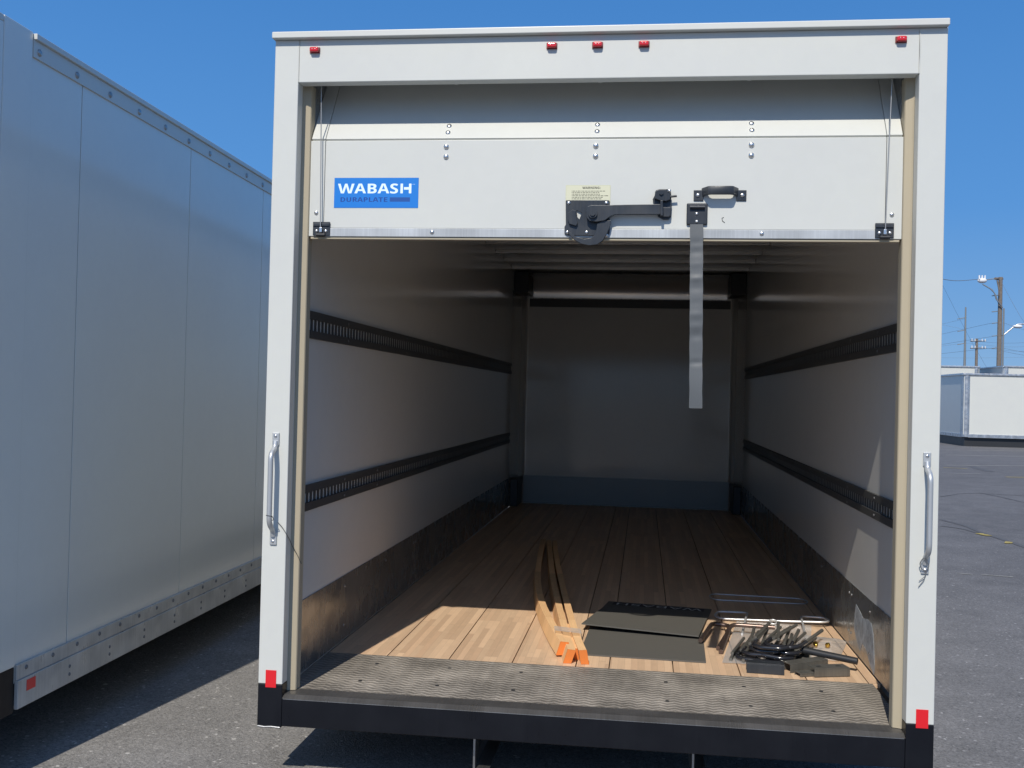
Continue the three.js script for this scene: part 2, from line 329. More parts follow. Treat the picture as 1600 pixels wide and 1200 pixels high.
const G = (u, v) => { const p = onPlane(u, v, 1, -FLOOR); return [p[0], p[2]]; };
strip('parking_line', [G(1478, 711), [20, -33.0]], 0.12, M.lineWhite, 0.004, 1);
strip('parking_line', [G(1478, 727), G(1600, 728), [14, -27]], 0.11, M.lineWhite, 0.004, 2);
strip('parking_line', [G(1478, 703), [22, -38.0]], 0.14, M.lineWhite, 0.004, 3);
strip('yellow_line', [G(1474, 730.5), G(1512, 732.5)], 0.10, M.lineYellow, 0.004, 4);
strip('yellow_line', [G(1572, 745.5), [10.5, -20.9]], 0.10, M.lineYellow, 0.004, 5);
strip('parking_line', [G(1480, 741), G(1530, 740)], 0.06, M.lineWhite, 0.004, 6);
strip('faded_line', [G(1494, 896), G(1520, 898)], 0.025, M.lineWhite, 0.004, 7);
strip('faded_line', [G(1533, 898), G(1583, 902)], 0.03, M.lineWhite, 0.004, 8);
strip('yellow_mark', [G(1528, 834), G(1537, 836), G(1546, 838)], 0.09, M.lineYellow, 0.008, 9);
strip('yellow_mark', [G(1570, 848), G(1582, 849)], 0.16, M.lineYellow, 0.008, 10);
strip('tar_crack', [G(1470, 812), G(1512, 823), G(1530, 831), G(1572, 845), G(1640, 868)], 0.07, M.crack, 0.004, 11);
strip('tar_crack', [G(1518, 729), G(1535, 734), G(1548, 737)], 0.22, M.crack, 0.004, 12);
strip('tar_crack', [G(1470, 776), G(1520, 771), G(1620, 776)], 0.045, M.crack, 0.004, 13);
strip('tar_crack', [G(1470, 822), G(1500, 826), G(1528, 833)], 0.05, M.crack, 0.004, 14);
strip('tar_crack', [G(1530, 770), G(1560, 776), G(1620, 790)], 0.05, M.crack, 0.004, 15);

// ---------------------------------------------------------------- truck body shell, shared by the two bodies
const LEN = 7.67, XL = -1.226, XR = 1.264, OUT = 1.29, TOP = 2.60;
const rivetHead = dome(0.0105, 0.006, 8);
function rivetsOnSide(side, x, pts, r = 1) {   // one row of rivet heads on a face that points along x
  return merged(pts.map(([y, z]) => { const g = rivetHead.clone(); g.scale(r, r, r); g.rotateY(side * Math.PI / 2); g.translate(x, y, z); return g; }));
}
function sideSkin(parent, side, zRear) {
  const x = side * OUT, seams = [zRear]; let z = -0.30; while (z > -LEN) { seams.push(z); z -= 1.17; } seams.push(-LEN - 0.03);
  for (let i = 0; i < seams.length - 1; i++) {
    const z1 = seams[i] - (i ? 0.003 : 0), z0 = seams[i + 1] + 0.003;
    const g = side > 0 ? gb(x - 0.014, x, 0.0, 2.56, z0, z1, 0.0015) : gb(x, x + 0.014, 0.0, 2.56, z0, z1, 0.0015);
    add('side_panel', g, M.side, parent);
  }
  const ze = zRear > 0 ? 0.10 : -0.0608;
  const tr = side > 0 ? merged([gb(x + 0.0005, x + 0.009, 2.55, 2.62, -LEN, ze, 0.001), gb(x - 0.03, x + 0.022, 2.6205, 2.645, -LEN, ze, 0.003)]) : merged([gb(x - 0.009, x - 0.0005, 2.55, 2.62, -LEN, ze, 0.001), gb(x - 0.022, x + 0.03, 2.6205, 2.645, -LEN, ze, 0.003)]);
  const top = add('top_rail', tr, M.white, parent);
  const pts = []; for (let q = ze - 0.04; q > -LEN; q -= 0.295) pts.push([2.578, q]);
  add('rivet_row', rivetsOnSide(side, x + side * 0.009, pts, 1.5), M.galv, top);
  const s0 = side > 0 ? x + 0.0005 : x - 0.012, s1 = side > 0 ? x + 0.012 : x - 0.0005, t0 = side > 0 ? x + 0.0005 : x - 0.018, t1 = side > 0 ? x + 0.018 : x - 0.0005;
  const br = add('bottom_rail', merged([gb(s0, s1, 0.012, 0.075, -LEN, ze - 0.005, 0.003), gb(t0, t1, -0.105, 0.0115, -LEN, ze - 0.005, 0.003)]), M.bottomrail, parent);
  const p2 = []; for (let q = ze - 0.07; q > -LEN; q -= 0.2) p2.push([0.052, q]);
  add('rivet_row', rivetsOnSide(side, x + side * 0.012, p2, 1.0), M.rail, br);
  const p3 = []; for (let q = -0.30; q > -LEN; q -= 0.36) { p3.push([-0.03, q], [-0.065, q]); }
  add('rivet_row', rivetsOnSide(side, x + side * 0.018, p3, 0.8), M.rail, br);
  return br;
}
function rearFrame(parent, paint = M.white) {   // white posts on black feet, header, cap, sill
  for (const s of [-1, 1]) {
    const x0 = s < 0 ? -1.295 : 1.195, x1 = x0 + 0.1;
    add('rear_post', gb(x0, x1, 0.0432, 2.622, -0.06, 0, 0.004), paint, parent);
    add('post_foot', gb(x0, x1, -0.127, 0.043, -0.06, 0, 0.003), M.navy, parent);
    add('weld_bead', tube([[x0 + 0.004, -0.125, 0.002], [x0 + 0.03, -0.127, 0.003], [x0 + 0.06, -0.125, 0.002], [x0 + 0.096, -0.127, 0.002]], 0.004, 6), M.galv, parent);
    const rx = s < 0 ? -1.264 : 1.230; add('red_reflector', gb(rx, rx + 0.044, 0.03, 0.099, 0.0005, 0.002, 0.0006), M.redTape, parent);
  }
  add('header', gb(-1.1946, 1.1946, 2.451, 2.622, -0.055, -0.0008, 0.004), M.white, parent);
  add('roof_cap', merged([gb(-1.301, 1.295, 2.6225, 2.649, -0.06, 0.026, 0.004)]), M.white, parent);
  add('sealant_line', tube([[1.1945, 2.452, 0], [1.1955, 2.49, 0.0005], [1.197, 2.53, 0.0005], [1.196, 2.57, 0.0005], [1.1945, 2.62, 0]], 0.0022, 6), M.white, parent);
  add('sealant_line', tube([[-1.195, 2.452, 0], [-1.195, 2.62, 0]], 0.0015, 6), M.white, parent);
  for (const x of [-1.129, -0.178, -0.001, 0.177, 1.127]) {
    const L = group('marker_light', parent, x, 2.5785, 0.0005);
    add('base', gb(-0.021, 0.021, -0.012, 0.012, 0, 0.004, 0.0015), M.lensBase, L);
    add('lens', gb(-0.018, 0.018, -0.010, 0.010, 0.0045, 0.020, 0.006), M.red, L);
    add('screw', merged([dome(0.002, 0.0015, 6).translate(-0.006, 0.001, 0.0202), dome(0.002, 0.0015, 6).translate(0.006, 0.001, 0.0202)]), M.bolt, L);
  }
  const sl = group('rear_sill', parent);
  add('sill_beam', gb(-1.1946, 1.1946, -0.122, -0.012, -0.12, -0.001, 0.003), M.navy, sl);
  const s = new THREE.Shape(); s.moveTo(0.0005, -0.011); s.lineTo(-0.0245, 0.0005); s.lineTo(-0.105, 0.0015); s.lineTo(-0.105, -0.0115); s.lineTo(0.0005, -0.0115);
  const g = new THREE.ExtrudeGeometry(s, { depth: 2.389, bevelEnabled: false }); g.rotateY(-Math.PI / 2); g.translate(1.1945, 0, 0);
  // the profile runs in z,y: after the turn its x became z
  const pp = g.attributes.position; let mx = -9; for (let i = 0; i < pp.count; i++) mx = Math.max(mx, pp.getZ(i)); if (mx > 0.05) { g.scale(1, 1, -1); const a = pp.array; for (let i = 0; i < a.length; i += 9) for (let k = 0; k < 3; k++) { const t = a[i + k]; a[i + k] = a[i + 3 + k]; a[i + 3 + k] = t; } }
  g.computeVertexNormals(); add('sill_plate', g, M.sillTop, sl);
  add('edge_glint', gb(-1.19, 1.19, -0.0142, -0.0116, -0.003, 0.0006), M.galv, sl);  // bare metal strip added to draw the specular line along the sill edge
}
function underframe(parent) {
  for (const x of [-0.43, 0.43]) {
    add('long_sill', merged([gb(x - 0.004, x + 0.004, -0.274, -0.124, -LEN, -0.10), gb(x - 0.0035, x + 0.06, -0.28, -0.274, -LEN, -0.0995), gb(x - 0.0035, x + 0.06, -0.1355, -0.1235, -LEN, -0.1005)]), M.galv, parent);
  }
  for (let k = 0; k < 4; k++) add('cross_member', gb(-1.2, 1.2, -0.123, -0.045, -1.4 - k * 1.8, -1.34 - k * 1.8), M.black, parent);
}

// ================================================================ the open body
const T = group('truck_body', scene, 0, FLOOR, 0);
tag(T, 'white box truck body with its roll-up door raised and empty interior in view', 'truck body');
rearFrame(T);
for (const s of [-1, 1]) {
  sideSkin(T, s, -0.0605);
}
underframe(T);
// blocks carry the body
for (const z of [-1.7, -6.9]) for (const x of [-0.4, 0.46]) { const o = add('timber_block', gb(x - 0.2, x + 0.2, 0.0, 0.0745, z - 0.06, z + 0.06, 0.004), M.timber, scene); tag(o, 'low timber block under the steel beam of the open truck body', 'block', 'blocks under the open truck body'); }

// interior walls: liners ending in rounded front corners
function cornerPanel(side) {   // quarter ellipse in plan from the side wall to the front wall
  const xw = side < 0 ? XL : XR, zc = -7.12, a = 0.115, b = LEN + zc, n = 14, pos = [], idx = [];
  for (let i = 0; i <= n; i++) { const t = i / n * Math.PI / 2; const x = xw - side * a + side * a * Math.cos(t), z = zc - b * Math.sin(t); for (const y of [0, 2.36]) pos.push(x, y, z); if (i) { const q = i * 2 - 2; if (side > 0) idx.push(q, q + 2, q + 1, q + 1, q + 2, q + 3); else idx.push(q, q + 1, q + 2, q + 1, q + 3, q + 2); } }
  const g = new THREE.BufferGeometry(); g.setAttribute('position', new THREE.Float32BufferAttribute(pos, 3)); g.setIndex(idx); g.computeVertexNormals(); return g;
}
add('wall_liner', gb(-1.2755, XL, 0, TOP, -LEN - 0.0, -0.0605), M.liner, T);
add('wall_liner', gb(XR, 1.2755, 0, TOP, -LEN - 0.0, -0.0605), M.liner, T);
add('front_wall', gb(-1.2755, 1.2755, -0.1, TOP + 0.03, -LEN - 0.03, -LEN - 0.0005), M.liner, T);
for (const s of [-1, 1]) {
  const c = add('corner_panel', cornerPanel(s), M.nose, T);
  const x = s < 0 ? XL : XR, f = s < 0;
  add('corner_casting', f ? gb(x + 0.001, x + 0.16, 2.34, TOP - 0.03, -LEN + 0.001, -7.2, 0.01) : gb(x - 0.16, x - 0.001, 2.34, TOP - 0.03, -LEN + 0.001, -7.2, 0.01), M.black, T);
  add('corner_boot', f ? gb(x + 0.001, x + 0.088, 0.001, 0.30, -LEN + 0.001, -7.25, 0.01) : gb(x - 0.088, x - 0.001, 0.001, 0.30, -LEN + 0.001, -7.25, 0.01), M.black, T);
}
{ // rounded join of front wall and roof
  const pos = [], idx = [], n = 14, R = 0.26; const y0 = 2.32;
  for (let i = 0; i <= n; i++) { const t = i / n * Math.PI / 2, y = y0 + R * Math.sin(t), z = -LEN + R * (1 - Math.cos(t)); pos.push(-1.06, y, z + 0.002, 1.10, y, z + 0.002); if (i) { const q = i * 2 - 2; idx.push(q, q + 1, q + 2, q + 1, q + 3, q + 2); } }
  const g = new THREE.BufferGeometry(); g.setAttribute('position', new THREE.Float32BufferAttribute(pos, 3)); g.setIndex(idx); g.computeVertexNormals();
  add('nose_panel', g, M.nose, T);
  add('front_trim', gb(-1.10, 1.14, 2.225, 2.316, -LEN + 0.0005, -LEN + 0.012, 0.002), M.etrack, T);
  add('trim_lip', gb(-1.06, 1.10, 2.3165, 2.324, -LEN + 0.0005, -LEN + 0.018, 0.002), M.galv, T);
  add('front_scuff', gb(-1.135, 1.165, 0.002, 0.313, -LEN + 0.0005, -LEN + 0.003), M.frontScuff, T);
}
add('roof', gb(-1.2755, 1.2755, TOP, TOP + 0.02, -LEN - 0.03, -0.0605), M.roofskin, T);
for (let z = -2.7; z > -7.3; z -= 0.61) add('roof_bow', gb(XL + 0.002, XR - 0.002, TOP - 0.036, TOP - 0.0005, z - 0.022, z + 0.022, 0.004), M.nose, T);

// floor boards
add('subfloor', gb(XL + 0.001, XR - 0.001, -0.044, -0.021, -LEN, -0.12), M.subfloor, T);
{
  const seams = [XL + 0.002, -0.944, -0.654, -0.361, -0.071, 0.08, 0.368, 0.665, 0.95, 1.213, XR - 0.002], r = rng(3);
  for (let i = 0; i < seams.length - 1; i++) {
    const a = seams[i] + 0.0025, b = seams[i + 1] - 0.0025, cut = i % 3 === 1 ? -4.6 : i % 3 === 2 ? -5.4 : 0;
    const runs = cut ? [[-LEN + 0.004, cut - 0.001], [cut + 0.001, -0.704]] : [[-LEN + 0.004, -0.704]];
    for (const [z0, z1] of runs) {
      const g = gb(a, b, -0.02, -0.003 + r() * 0.0006, z0, z1, 0.0012); metreUV(g);
      const uv = g.attributes.uv, ou = r() * 3, ov = r() * 7; for (let k = 0; k < uv.count; k++) uv.setXY(k, uv.getX(k) + ou, uv.getY(k) + ov);
      add('floor_board', g, M.wood, T, true);
    }
  }
}
{
  const tp = add('tread_plate', gb(XL + 0.003, 1.2265, -0.02, 0.0, -0.702, -0.1055, 0.001), M.tread, T);
  for (const x of [-0.95, -0.62, -0.30, 0.33, 0.66, 0.98]) for (const z of [-0.27, -0.55]) { const d = new THREE.CylinderGeometry(0.009, 0.009, 0.002, 10); d.translate(x, 0.0005, z + (x > 0 ? 0.02 : 0)); add('floor_screw', d, M.black, tp); }
}

// kick plates along both walls
function kick(side) {
  const x = side < 0 ? XL : XR, cuts = side < 0 ? [-0.10, -2.5, -4.9, -7.24] : [-0.10, -1.393, -3.85, -7.24];
  for (let i = 0; i < 3; i++) {
    const z1 = cuts[i] - 0.0015, z0 = cuts[i + 1] + 0.0015;
    const k = add('kick_plate', side < 0 ? gb(x + 0.0005, x + 0.004, 0.006, 0.319, z0, z1, 0.001) : gb(x - 0.004, x - 0.0005, 0.006, 0.319, z0, z1, 0.001), M.scuff, T);
    const pts = []; for (const y of [0.265, 0.075]) { for (let z = z1 - 0.03; z > z0; z -= 0.81) pts.push([y, z]); pts.push([y, z0 + 0.03]); }
    for (const q of pts) add('rivet', rivetsOnSide(-side, x - side * 0.004, [q], 0.75), M.galv, k);
    if (side > 0 && i === 0) {
      // dried sealant smeared on the plate
      const P = [[1339, 944], [1345, 955], [1350, 966], [1357, 968], [1363, 974], [1366, 990], [1367, 1010], [1368, 1040], [1367, 1054], [1361, 1040], [1356, 1018], [1349, 1005], [1345, 1018], [1340, 1000], [1336, 980], [1337, 960]].map(([u, v]) => { const q = onPlane(u, v, 0, XR); return [-q[2], q[1]]; });
      const g = extr(P, 0.001, 0); g.rotateY(Math.PI / 2); // x -> -z
      add('sealant_smear', g.translate(x - 0.0052, 0, 0), M.smear, k);
    }
  }
}
kick(-1); kick(1);

// slotted lashing rails
for (const side of [-1, 1]) for (const [y0, y1] of [[1.442, 1.56], [0.701, 0.812]]) {
  const x = side < 0 ? XL : XR, b = (a0, a1, p, q, z0, z1) => side < 0 ? gb(x + a0, x + a1, p, q, z0, z1) : gb(x - a1, x - a0, p, q, z0, z1);
  const list = [b(0.0005, 0.013, y1 - 0.034, y1, -7.1, -0.10), b(0.0005, 0.013, y0, y0 + 0.034, -7.1, -0.10)];
  const q0 = y0 + 0.0341, q1 = y1 - 0.0341;
  for (let z = -0.13; z > -7.1; z -= 0.0508) list.push(b(0.0025, 0.0042, q0, q1, z - 0.0125, z + 0.0125));
  const t = add('lashing_rail', merged(list), M.etrack, T);
  const pts = []; for (let z = -0.24; z > -7; z -= 0.62) pts.push([y1 - 0.017, z], [y0 + 0.017, z]);
  add('rivet_row', rivetsOnSide(-side, x - side * 0.013, pts, 0.6), M.rail, t);
}

// door guides with tan face strips
for (const s of [-1, 1]) {
  const P = [[-1.225, -0.0605], [-1.203, -0.062], [-1.19, -0.070], [-1.167, -0.078], [-1.164, -0.083], [-1.164, -0.128], [-1.168, -0.128], [-1.168, -0.09], [-1.225, -0.09]];
  const sh = new THREE.Shape(P.map(([x, z]) => new THREE.Vector2(x, -z)));
  const g = new THREE.ExtrudeGeometry(sh, { depth: 2.46, bevelEnabled: false }); g.rotateX(-Math.PI / 2);   // x, -z -> plan
  const gp = g.attributes.position; for (let i = 0; i < gp.count; i++) { const y = gp.getY(i); gp.setZ(i, gp.getZ(i)); }
  if (s > 0) { const a = gp.array; for (let i = 0; i < a.length; i += 3) a[i] = -a[i]; for (let i = 0; i < a.length; i += 9) for (let k = 0; k < 3; k++) { const t = a[i + k]; a[i + k] = a[i + 3 + k]; a[i + 3 + k] = t; } }
  let mn = 9; for (let i = 0; i < gp.count; i++) mn = Math.min(mn, gp.getZ(i)); if (mn > -0.01) { g.scale(1, 1, 1); }
  g.computeVertexNormals(); g.translate(0, 0.003, 0);
  add('door_guide', g, M.tan, T);
}

// curved run of the door guides, seen edge on above the tan strips
for (const s of [-1, 1]) add('guide_channel', s < 0 ? merged([gb(-1.2255, -1.1615, 2.20, 2.58, -0.36, -0.129), gb(-1.2255, -1.1615, 2.50, 2.58, -2.4, -0.3605)]) : merged([gb(1.1615, 1.2635, 2.20, 2.58, -0.36, -0.129), gb(1.1615, 1.2635, 2.50, 2.58, -2.4, -0.3605)]), M.galv, T);
// roll-up door, raised
const door = group('roll_up_door', T);
{
  const zf = -0.085, th = 0.022;
  add('door_panel', gb(-1.102, 1.102, 1.8815, 2.2375, zf - th, zf, 0.0025), M.white, door);
  for (const s of [-1, 1]) add('end_stile', s < 0 ? gb(-1.1634, -1.1035, 1.8475, 2.2375, zf - th, zf + 0.0015, 0.002) : gb(1.1035, 1.1634, 1.8475, 2.2375, zf - th, zf + 0.0015, 0.002), M.white, door);
  add('bottom_rail', gb(-1.1030, 1.1030, 1.8468, 1.881, zf - th - 0.004, zf + 0.003, 0.0015), M.doorAlu, door);
  add('bottom_seal', gb(-1.157, 1.157, 1.836, 1.8465, zf - 0.02, zf - 0.002, 0.003), M.seal, door);
  // hinged panels that follow the curved guide
  let y = 2.2435, z = zf; const angs = [33, 78, 90, 90, 90, 90], lens = [0.36, 0.33, 0.36, 0.36, 0.36, 0.36];
  angs.forEach((a, i) => {
    const t = a * Math.PI / 180, L = lens[i], g = gb(-1.102, 1.102, 0.0015, L - 0.0015, -th, 0, 0.002), e1 = gb(-1.1612, -1.1035, 0.0015, L - 0.0015, -th, 0.0015, 0.002), e2 = gb(1.1035, 1.1612, 0.0015, L - 0.0015, -th, 0.0015, 0.002);
    for (const [n, q] of [['door_panel', g], ['end_stile', e1], ['end_stile', e2]]) { metreUV(q); q.rotateX(-t); q.translate(0, y, z); add(n, q, M.white, door, true); }
    if (i < 2) {
      for (const x of [-0.6, 0, 0.6]) for (const d of i ? [0.035] : [0.033, 0.071, L - 0.03]) { const q = dome(0.011, 0.007, 10); q.translate(x, d, 0.0005); q.rotateX(-t); q.translate(0, y, z); add('hinge_bolt', q, M.bolt, door); }
    }
    y += Math.cos(t) * L; z -= Math.sin(t) * L;
  });
  for (const x of [-0.602, -0.003, 0.598]) for (const yy of [2.2105, 2.170]) add('hinge_bolt', dome(0.0115, 0.008, 14).translate(x, yy, zf + 0.0005), M.bolt, door);
  for (const [x, yy] of [[-0.651, 1.8665], [0.644, 1.8665], [-1.134, 1.943], [1.126, 1.941]]) add('rivet', dome(0.009, 0.006, 12).translate(x, yy, Math.abs(x) > 1 ? zf + 0.002 : zf + 0.0032), M.bolt, door);
  const lg = new THREE.PlaneGeometry(0.3495, 0.122); lg.translate(-0.886, 2.0245, zf + 0.0012); add('logo_sticker', lg, M.logo, door, true);
  const wg = new THREE.PlaneGeometry(0.176, 0.068); wg.translate(-0.029, 2.0205, zf + 0.0012); add('warning_sticker', wg, M.warn, door, true);
  add('scuff_mark', tube([[0.499, 1.929, zf + 0.0006], [0.492, 1.926, zf + 0.0006], [0.494, 1.915, zf + 0.0006], [0.503, 1.908, zf + 0.0006]], 0.0012, 5), M.black, door);
}
// door lock: plate, lever, swinging hook and keeper
const lock = group('door_lock', T);
{
  const Z = (u, v, z) => D(860 + u / 4.706, 260 + v / 4.706, z);
  const sh = (pts, z, d, hole) => extr(pts.map(p => Z(p[0], p[1], z)), d, 0.0015, (hole || []).map(h => h.map(p => Z(p[0], p[1], z)))).translate(0, 0, z);
  add('lock_plate', sh([[118, 250], [430, 250], [436, 258], [436, 492], [420, 512], [285, 512], [120, 508], [104, 496], [104, 445], [114, 430], [113, 256]], -0.0815, 0.006, [[[190, 318], [236, 342], [214, 395], [196, 375]]]), M.latch, lock);
  for (const [u, v] of [[135, 268], [412, 268], [125, 484], [266, 484], [412, 506]]) { const p = Z(u, v, -0.0755); add('plate_bolt', dome(0.0075, 0.005, 10).translate(p[0], p[1], -0.0755), M.bolt, lock); }
  add('lever', sh([[262, 330], [275, 300], [300, 290], [420, 291], [470, 288], [800, 283], [828, 286], [830, 350], [800, 357], [480, 358], [440, 372], [400, 402], [340, 412], [290, 405], [266, 380]], -0.062, 0.016), M.latch, lock);
  { const p = Z(312, 350, -0.046); const g = new THREE.CylinderGeometry(0.017, 0.018, 0.010, 20); g.rotateX(Math.PI / 2); g.translate(p[0], p[1], -0.041); const g2 = new THREE.CylinderGeometry(0.010, 0.0105, 0.008, 16); g2.rotateX(Math.PI / 2); g2.translate(p[0], p[1], -0.034); add('pivot_pin', merged([g, g2]), M.latch, lock); }
  add('hook', sh([[128, 478], [150, 488], [190, 522], [250, 537], [300, 530], [325, 510], [338, 470], [345, 425], [380, 405], [447, 400], [440, 440], [418, 495], [385, 550], [345, 578], [285, 585], [225, 572], [175, 542], [140, 505]], -0.068, 0.014), M.latch, lock);
  add('pawl', sh([[130, 345], [165, 320], [188, 330], [190, 375], [200, 420], [190, 440], [140, 425], [128, 390]], -0.073, 0.010), M.latch, lock);
  const kp = add('keeper_plate', sh([[775, 178], [800, 170], [862, 170], [886, 182], [888, 250], [892, 290], [888, 370], [872, 392], [830, 394], [790, 372], [784, 330], [776, 300], [760, 275], [752, 245], [765, 220]], -0.0815, 0.010), M.latch, lock);
  add('keeper_arm', sh([[808, 262], [826, 262], [826, 372], [808, 372]], -0.0715, 0.034), M.latch, kp);
  add('keeper_lip', sh([[826, 306], [886, 306], [884, 362], [870, 374], [828, 374]], -0.0715, 0.012), M.latch, kp);
  add('keeper_cap', sh([[770, 190], [800, 178], [850, 178], [880, 200], [880, 250], [850, 262], [800, 256], [766, 240]], -0.0715, 0.02), M.latch, kp);
  { const p = Z(816, 195, -0.05); const g = new THREE.CylinderGeometry(0.009, 0.009, 0.008, 6); g.rotateX(Math.PI / 2); g.translate(p[0], p[1], -0.049); add('keeper_nut', g, M.latch, kp); }
  { const p = Z(874, 186, -0.0715); add('keeper_bolt', dome(0.007, 0.006, 10).translate(p[0], p[1], -0.0512), M.bolt, kp); }
  { const a = Z(880, 222, -0.06), b = Z(930, 218, -0.06); add('keeper_pin', bent([[a[0], a[1], -0.06], [b[0], b[1], -0.06]], 0.001, 0.0045, 8), M.latch, kp); }
}
// pull handle
{
  const h = group('pull_handle', T);
  const a = D(1084, 297, -0.085), b = D(1166, 315, -0.085), x0 = a[0], x1 = b[0], y1 = a[1] + 0.001, y0 = b[1] + 0.002;
  for (const [p, q] of [[x0, x0 + 0.038], [x1 - 0.038, x1]]) add('mounting_tab', gb(p, q, y0, y1 - 0.002, -0.0845, -0.080, 0.0018), M.latch, h);
  const P = [[x0 + 0.03, -0.0845], [x0 + 0.052, -0.044], [x0 + 0.062, -0.040], [x1 - 0.062, -0.040], [x1 - 0.052, -0.044], [x1 - 0.03, -0.0845], [x1 - 0.04, -0.0845], [x1 - 0.057, -0.051], [x1 - 0.066, -0.047], [x0 + 0.066, -0.047], [x0 + 0.057, -0.051], [x0 + 0.04, -0.0845]];
  const g = extr(P.map(([x, z]) => [x, z]), 0.034, 0.003); g.rotateX(-Math.PI / 2);  // x,z plan -> thickness along y
  const gp = g.attributes.position; const arr = gp.array; for (let i = 0; i < arr.length; i += 3) arr[i + 2] = -arr[i + 2];
  for (let i = 0; i < arr.length; i += 9) for (let k = 0; k < 3; k++) { const t = arr[i + k]; arr[i + k] = arr[i + 3 + k]; arr[i + 3 + k] = t; }
  g.computeVertexNormals(); g.translate(0, y1 - 0.027, 0);
  add('grip', toCreasedNormals(g, 0.6), M.latch, h);
  for (const x of [x0 + 0.016, x1 - 0.016]) add('bolt', dome(0.0085, 0.006, 12).translate(x, (y0 + y1) / 2, -0.0798), M.bolt, h);
}
// pull strap and its bracket
{
  const s = group('pull_strap', T);
  const a = D(1073, 318), b = D(1105, 352), cx = (a[0] + b[0]) / 2;
  add('strap_bracket', gb(a[0], b[0], b[1], a[1], -0.0845, -0.074, 0.005), M.latch, s);
  add('bracket_bar', bent([[a[0] + 0.012, a[1] - 0.017, -0.068], [b[0] - 0.012, a[1] - 0.017, -0.068]], 0.001, 0.007, 10), M.latch, s);
  for (const v of [334, 346]) { const p = D(1088.5, v, -0.074); add('rivet', dome(0.0065, 0.005, 12).translate(p[0], p[1], -0.0738), M.bolt, s); }
  const pos = [], uv = [], idx = [], n = 90, yT = b[1] + 0.002, yB = D(1088, 638, -0.07)[1];
  const nz = 2; const r = rng(17); const lumps = []; for (let k = 0; k < 11; k++) lumps.push([0.08 + k / 11 * 0.72 + r() * 0.03, (r() - 0.4) * 0.006, 0.006 + r() * 0.012]);
  const cols = 8;
  for (let i = 0; i <= n; i++) for (let j = 0; j <= cols; j++) {
    const t = i / n, y = yT + (yB - yT) * t, u = j / cols - 0.5;
    let z = -0.0725 + 0.010 * Math.sin(Math.min(1, t * 2.2) * Math.PI / 2) + 0.004 * Math.sin(t * 15 + 1) * t; for (const [c, h, w] of lumps) z += h * Math.exp(-(((t - c) * 0.7 / w) ** 2)) * (1 - 2.2 * u * u) * 2;
    const x = cx - 0.001 + 0.012 * t + u * 0.0495 + 0.0012 * Math.sin(t * 40) * u; pos.push(x, y, z + 0.003 * u * Math.sin(t * 7)); uv.push(x, y);
    if (i && j) { const p = i * (cols + 1) + j, q = p - cols - 1; idx.push(q - 1, p - 1, q, q, p - 1, p); }
  }
  const g = new THREE.BufferGeometry(); g.setAttribute('position', new THREE.Float32BufferAttribute(pos, 3)); g.setAttribute('uv', new THREE.Float32BufferAttribute(uv, 2)); g.setIndex(idx); g.computeVertexNormals();
  const back = g.clone(); back.translate(0, 0, -0.0022); const bi = back.index.array; for (let i = 0; i < bi.length; i += 3) { const t = bi[i]; bi[i] = bi[i + 1]; bi[i + 1] = t; } back.computeVertexNormals();
  const m = merged([g, back]); add('webbing', m, M.strap, s, true);
}
// cable brackets and lift cables
for (const sgn of [-1, 1]) {
  const c = group('cable_bracket', T), a = sgn < 0 ? D(490, 347) : D(1367, 349), b = sgn < 0 ? D(516, 369) : D(1396, 373), cx = (a[0] + b[0]) / 2;
  add('plate', gb(a[0], b[0], b[1] + 0.002, a[1], -0.0815, -0.077, 0.002), M.latch, c);
  add('fold', gb(a[0] + 0.002, b[0] - 0.002, a[1] - 0.018, a[1] - 0.006, -0.0768, -0.072, 0.002), M.latch, c);
  for (const o of [-0.019, 0.019]) add('bolt', dome(0.0075, 0.006, 10).translate(cx + o, (a[1] + b[1]) / 2 - 0.009, -0.0768), M.bolt, c);
  const rl = new THREE.CylinderGeometry(0.007, 0.007, 0.036, 10); rl.rotateZ(Math.PI / 2); rl.translate(cx, b[1] + 0.003, -0.070); add('roller_pin', rl, M.black, c);
  add('cable_clip', gb(cx - 0.006, cx + 0.006, b[1] + 0.012, b[1] + 0.034, -0.0718, -0.064, 0.003), M.bolt, c);
  const xt = sgn < 0 ? -1.121 : 1.113; add('lift_cable', bent([[cx, b[1] + 0.02, -0.066], [xt, 2.47, -0.066], [xt, 2.50, -0.09]], 0.01, 0.0022, 6), M.cable, T);
}
// grab handles on the posts
function grab(x) {
  const h = group('grab_handle', T);
  add('bar', bent([[x, 1.012, 0.006], [x, 0.985, 0.012], [x, 0.962, 0.055], [x, 0.69, 0.055], [x, 0.658, 0.012], [x, 0.634, 0.006]], 0.03, 0.0105, 12), M.handle, h);
  for (const [y0, y1] of [[0.995, 1.047], [0.598, 0.652]]) { add('end_tab', gb(x - 0.014, x + 0.014, y0, y1, 0.0005, 0.007, 0.003), M.handle, h); for (const y of [(y0 + y1) / 2 + (y0 > 0.9 ? 0.012 : -0.012)]) add('bolt', dome(0.007, 0.005, 10).translate(x, y, 0.0068), M.bolt, h); }
  return h;
}
grab(-1.247); grab(1.250);
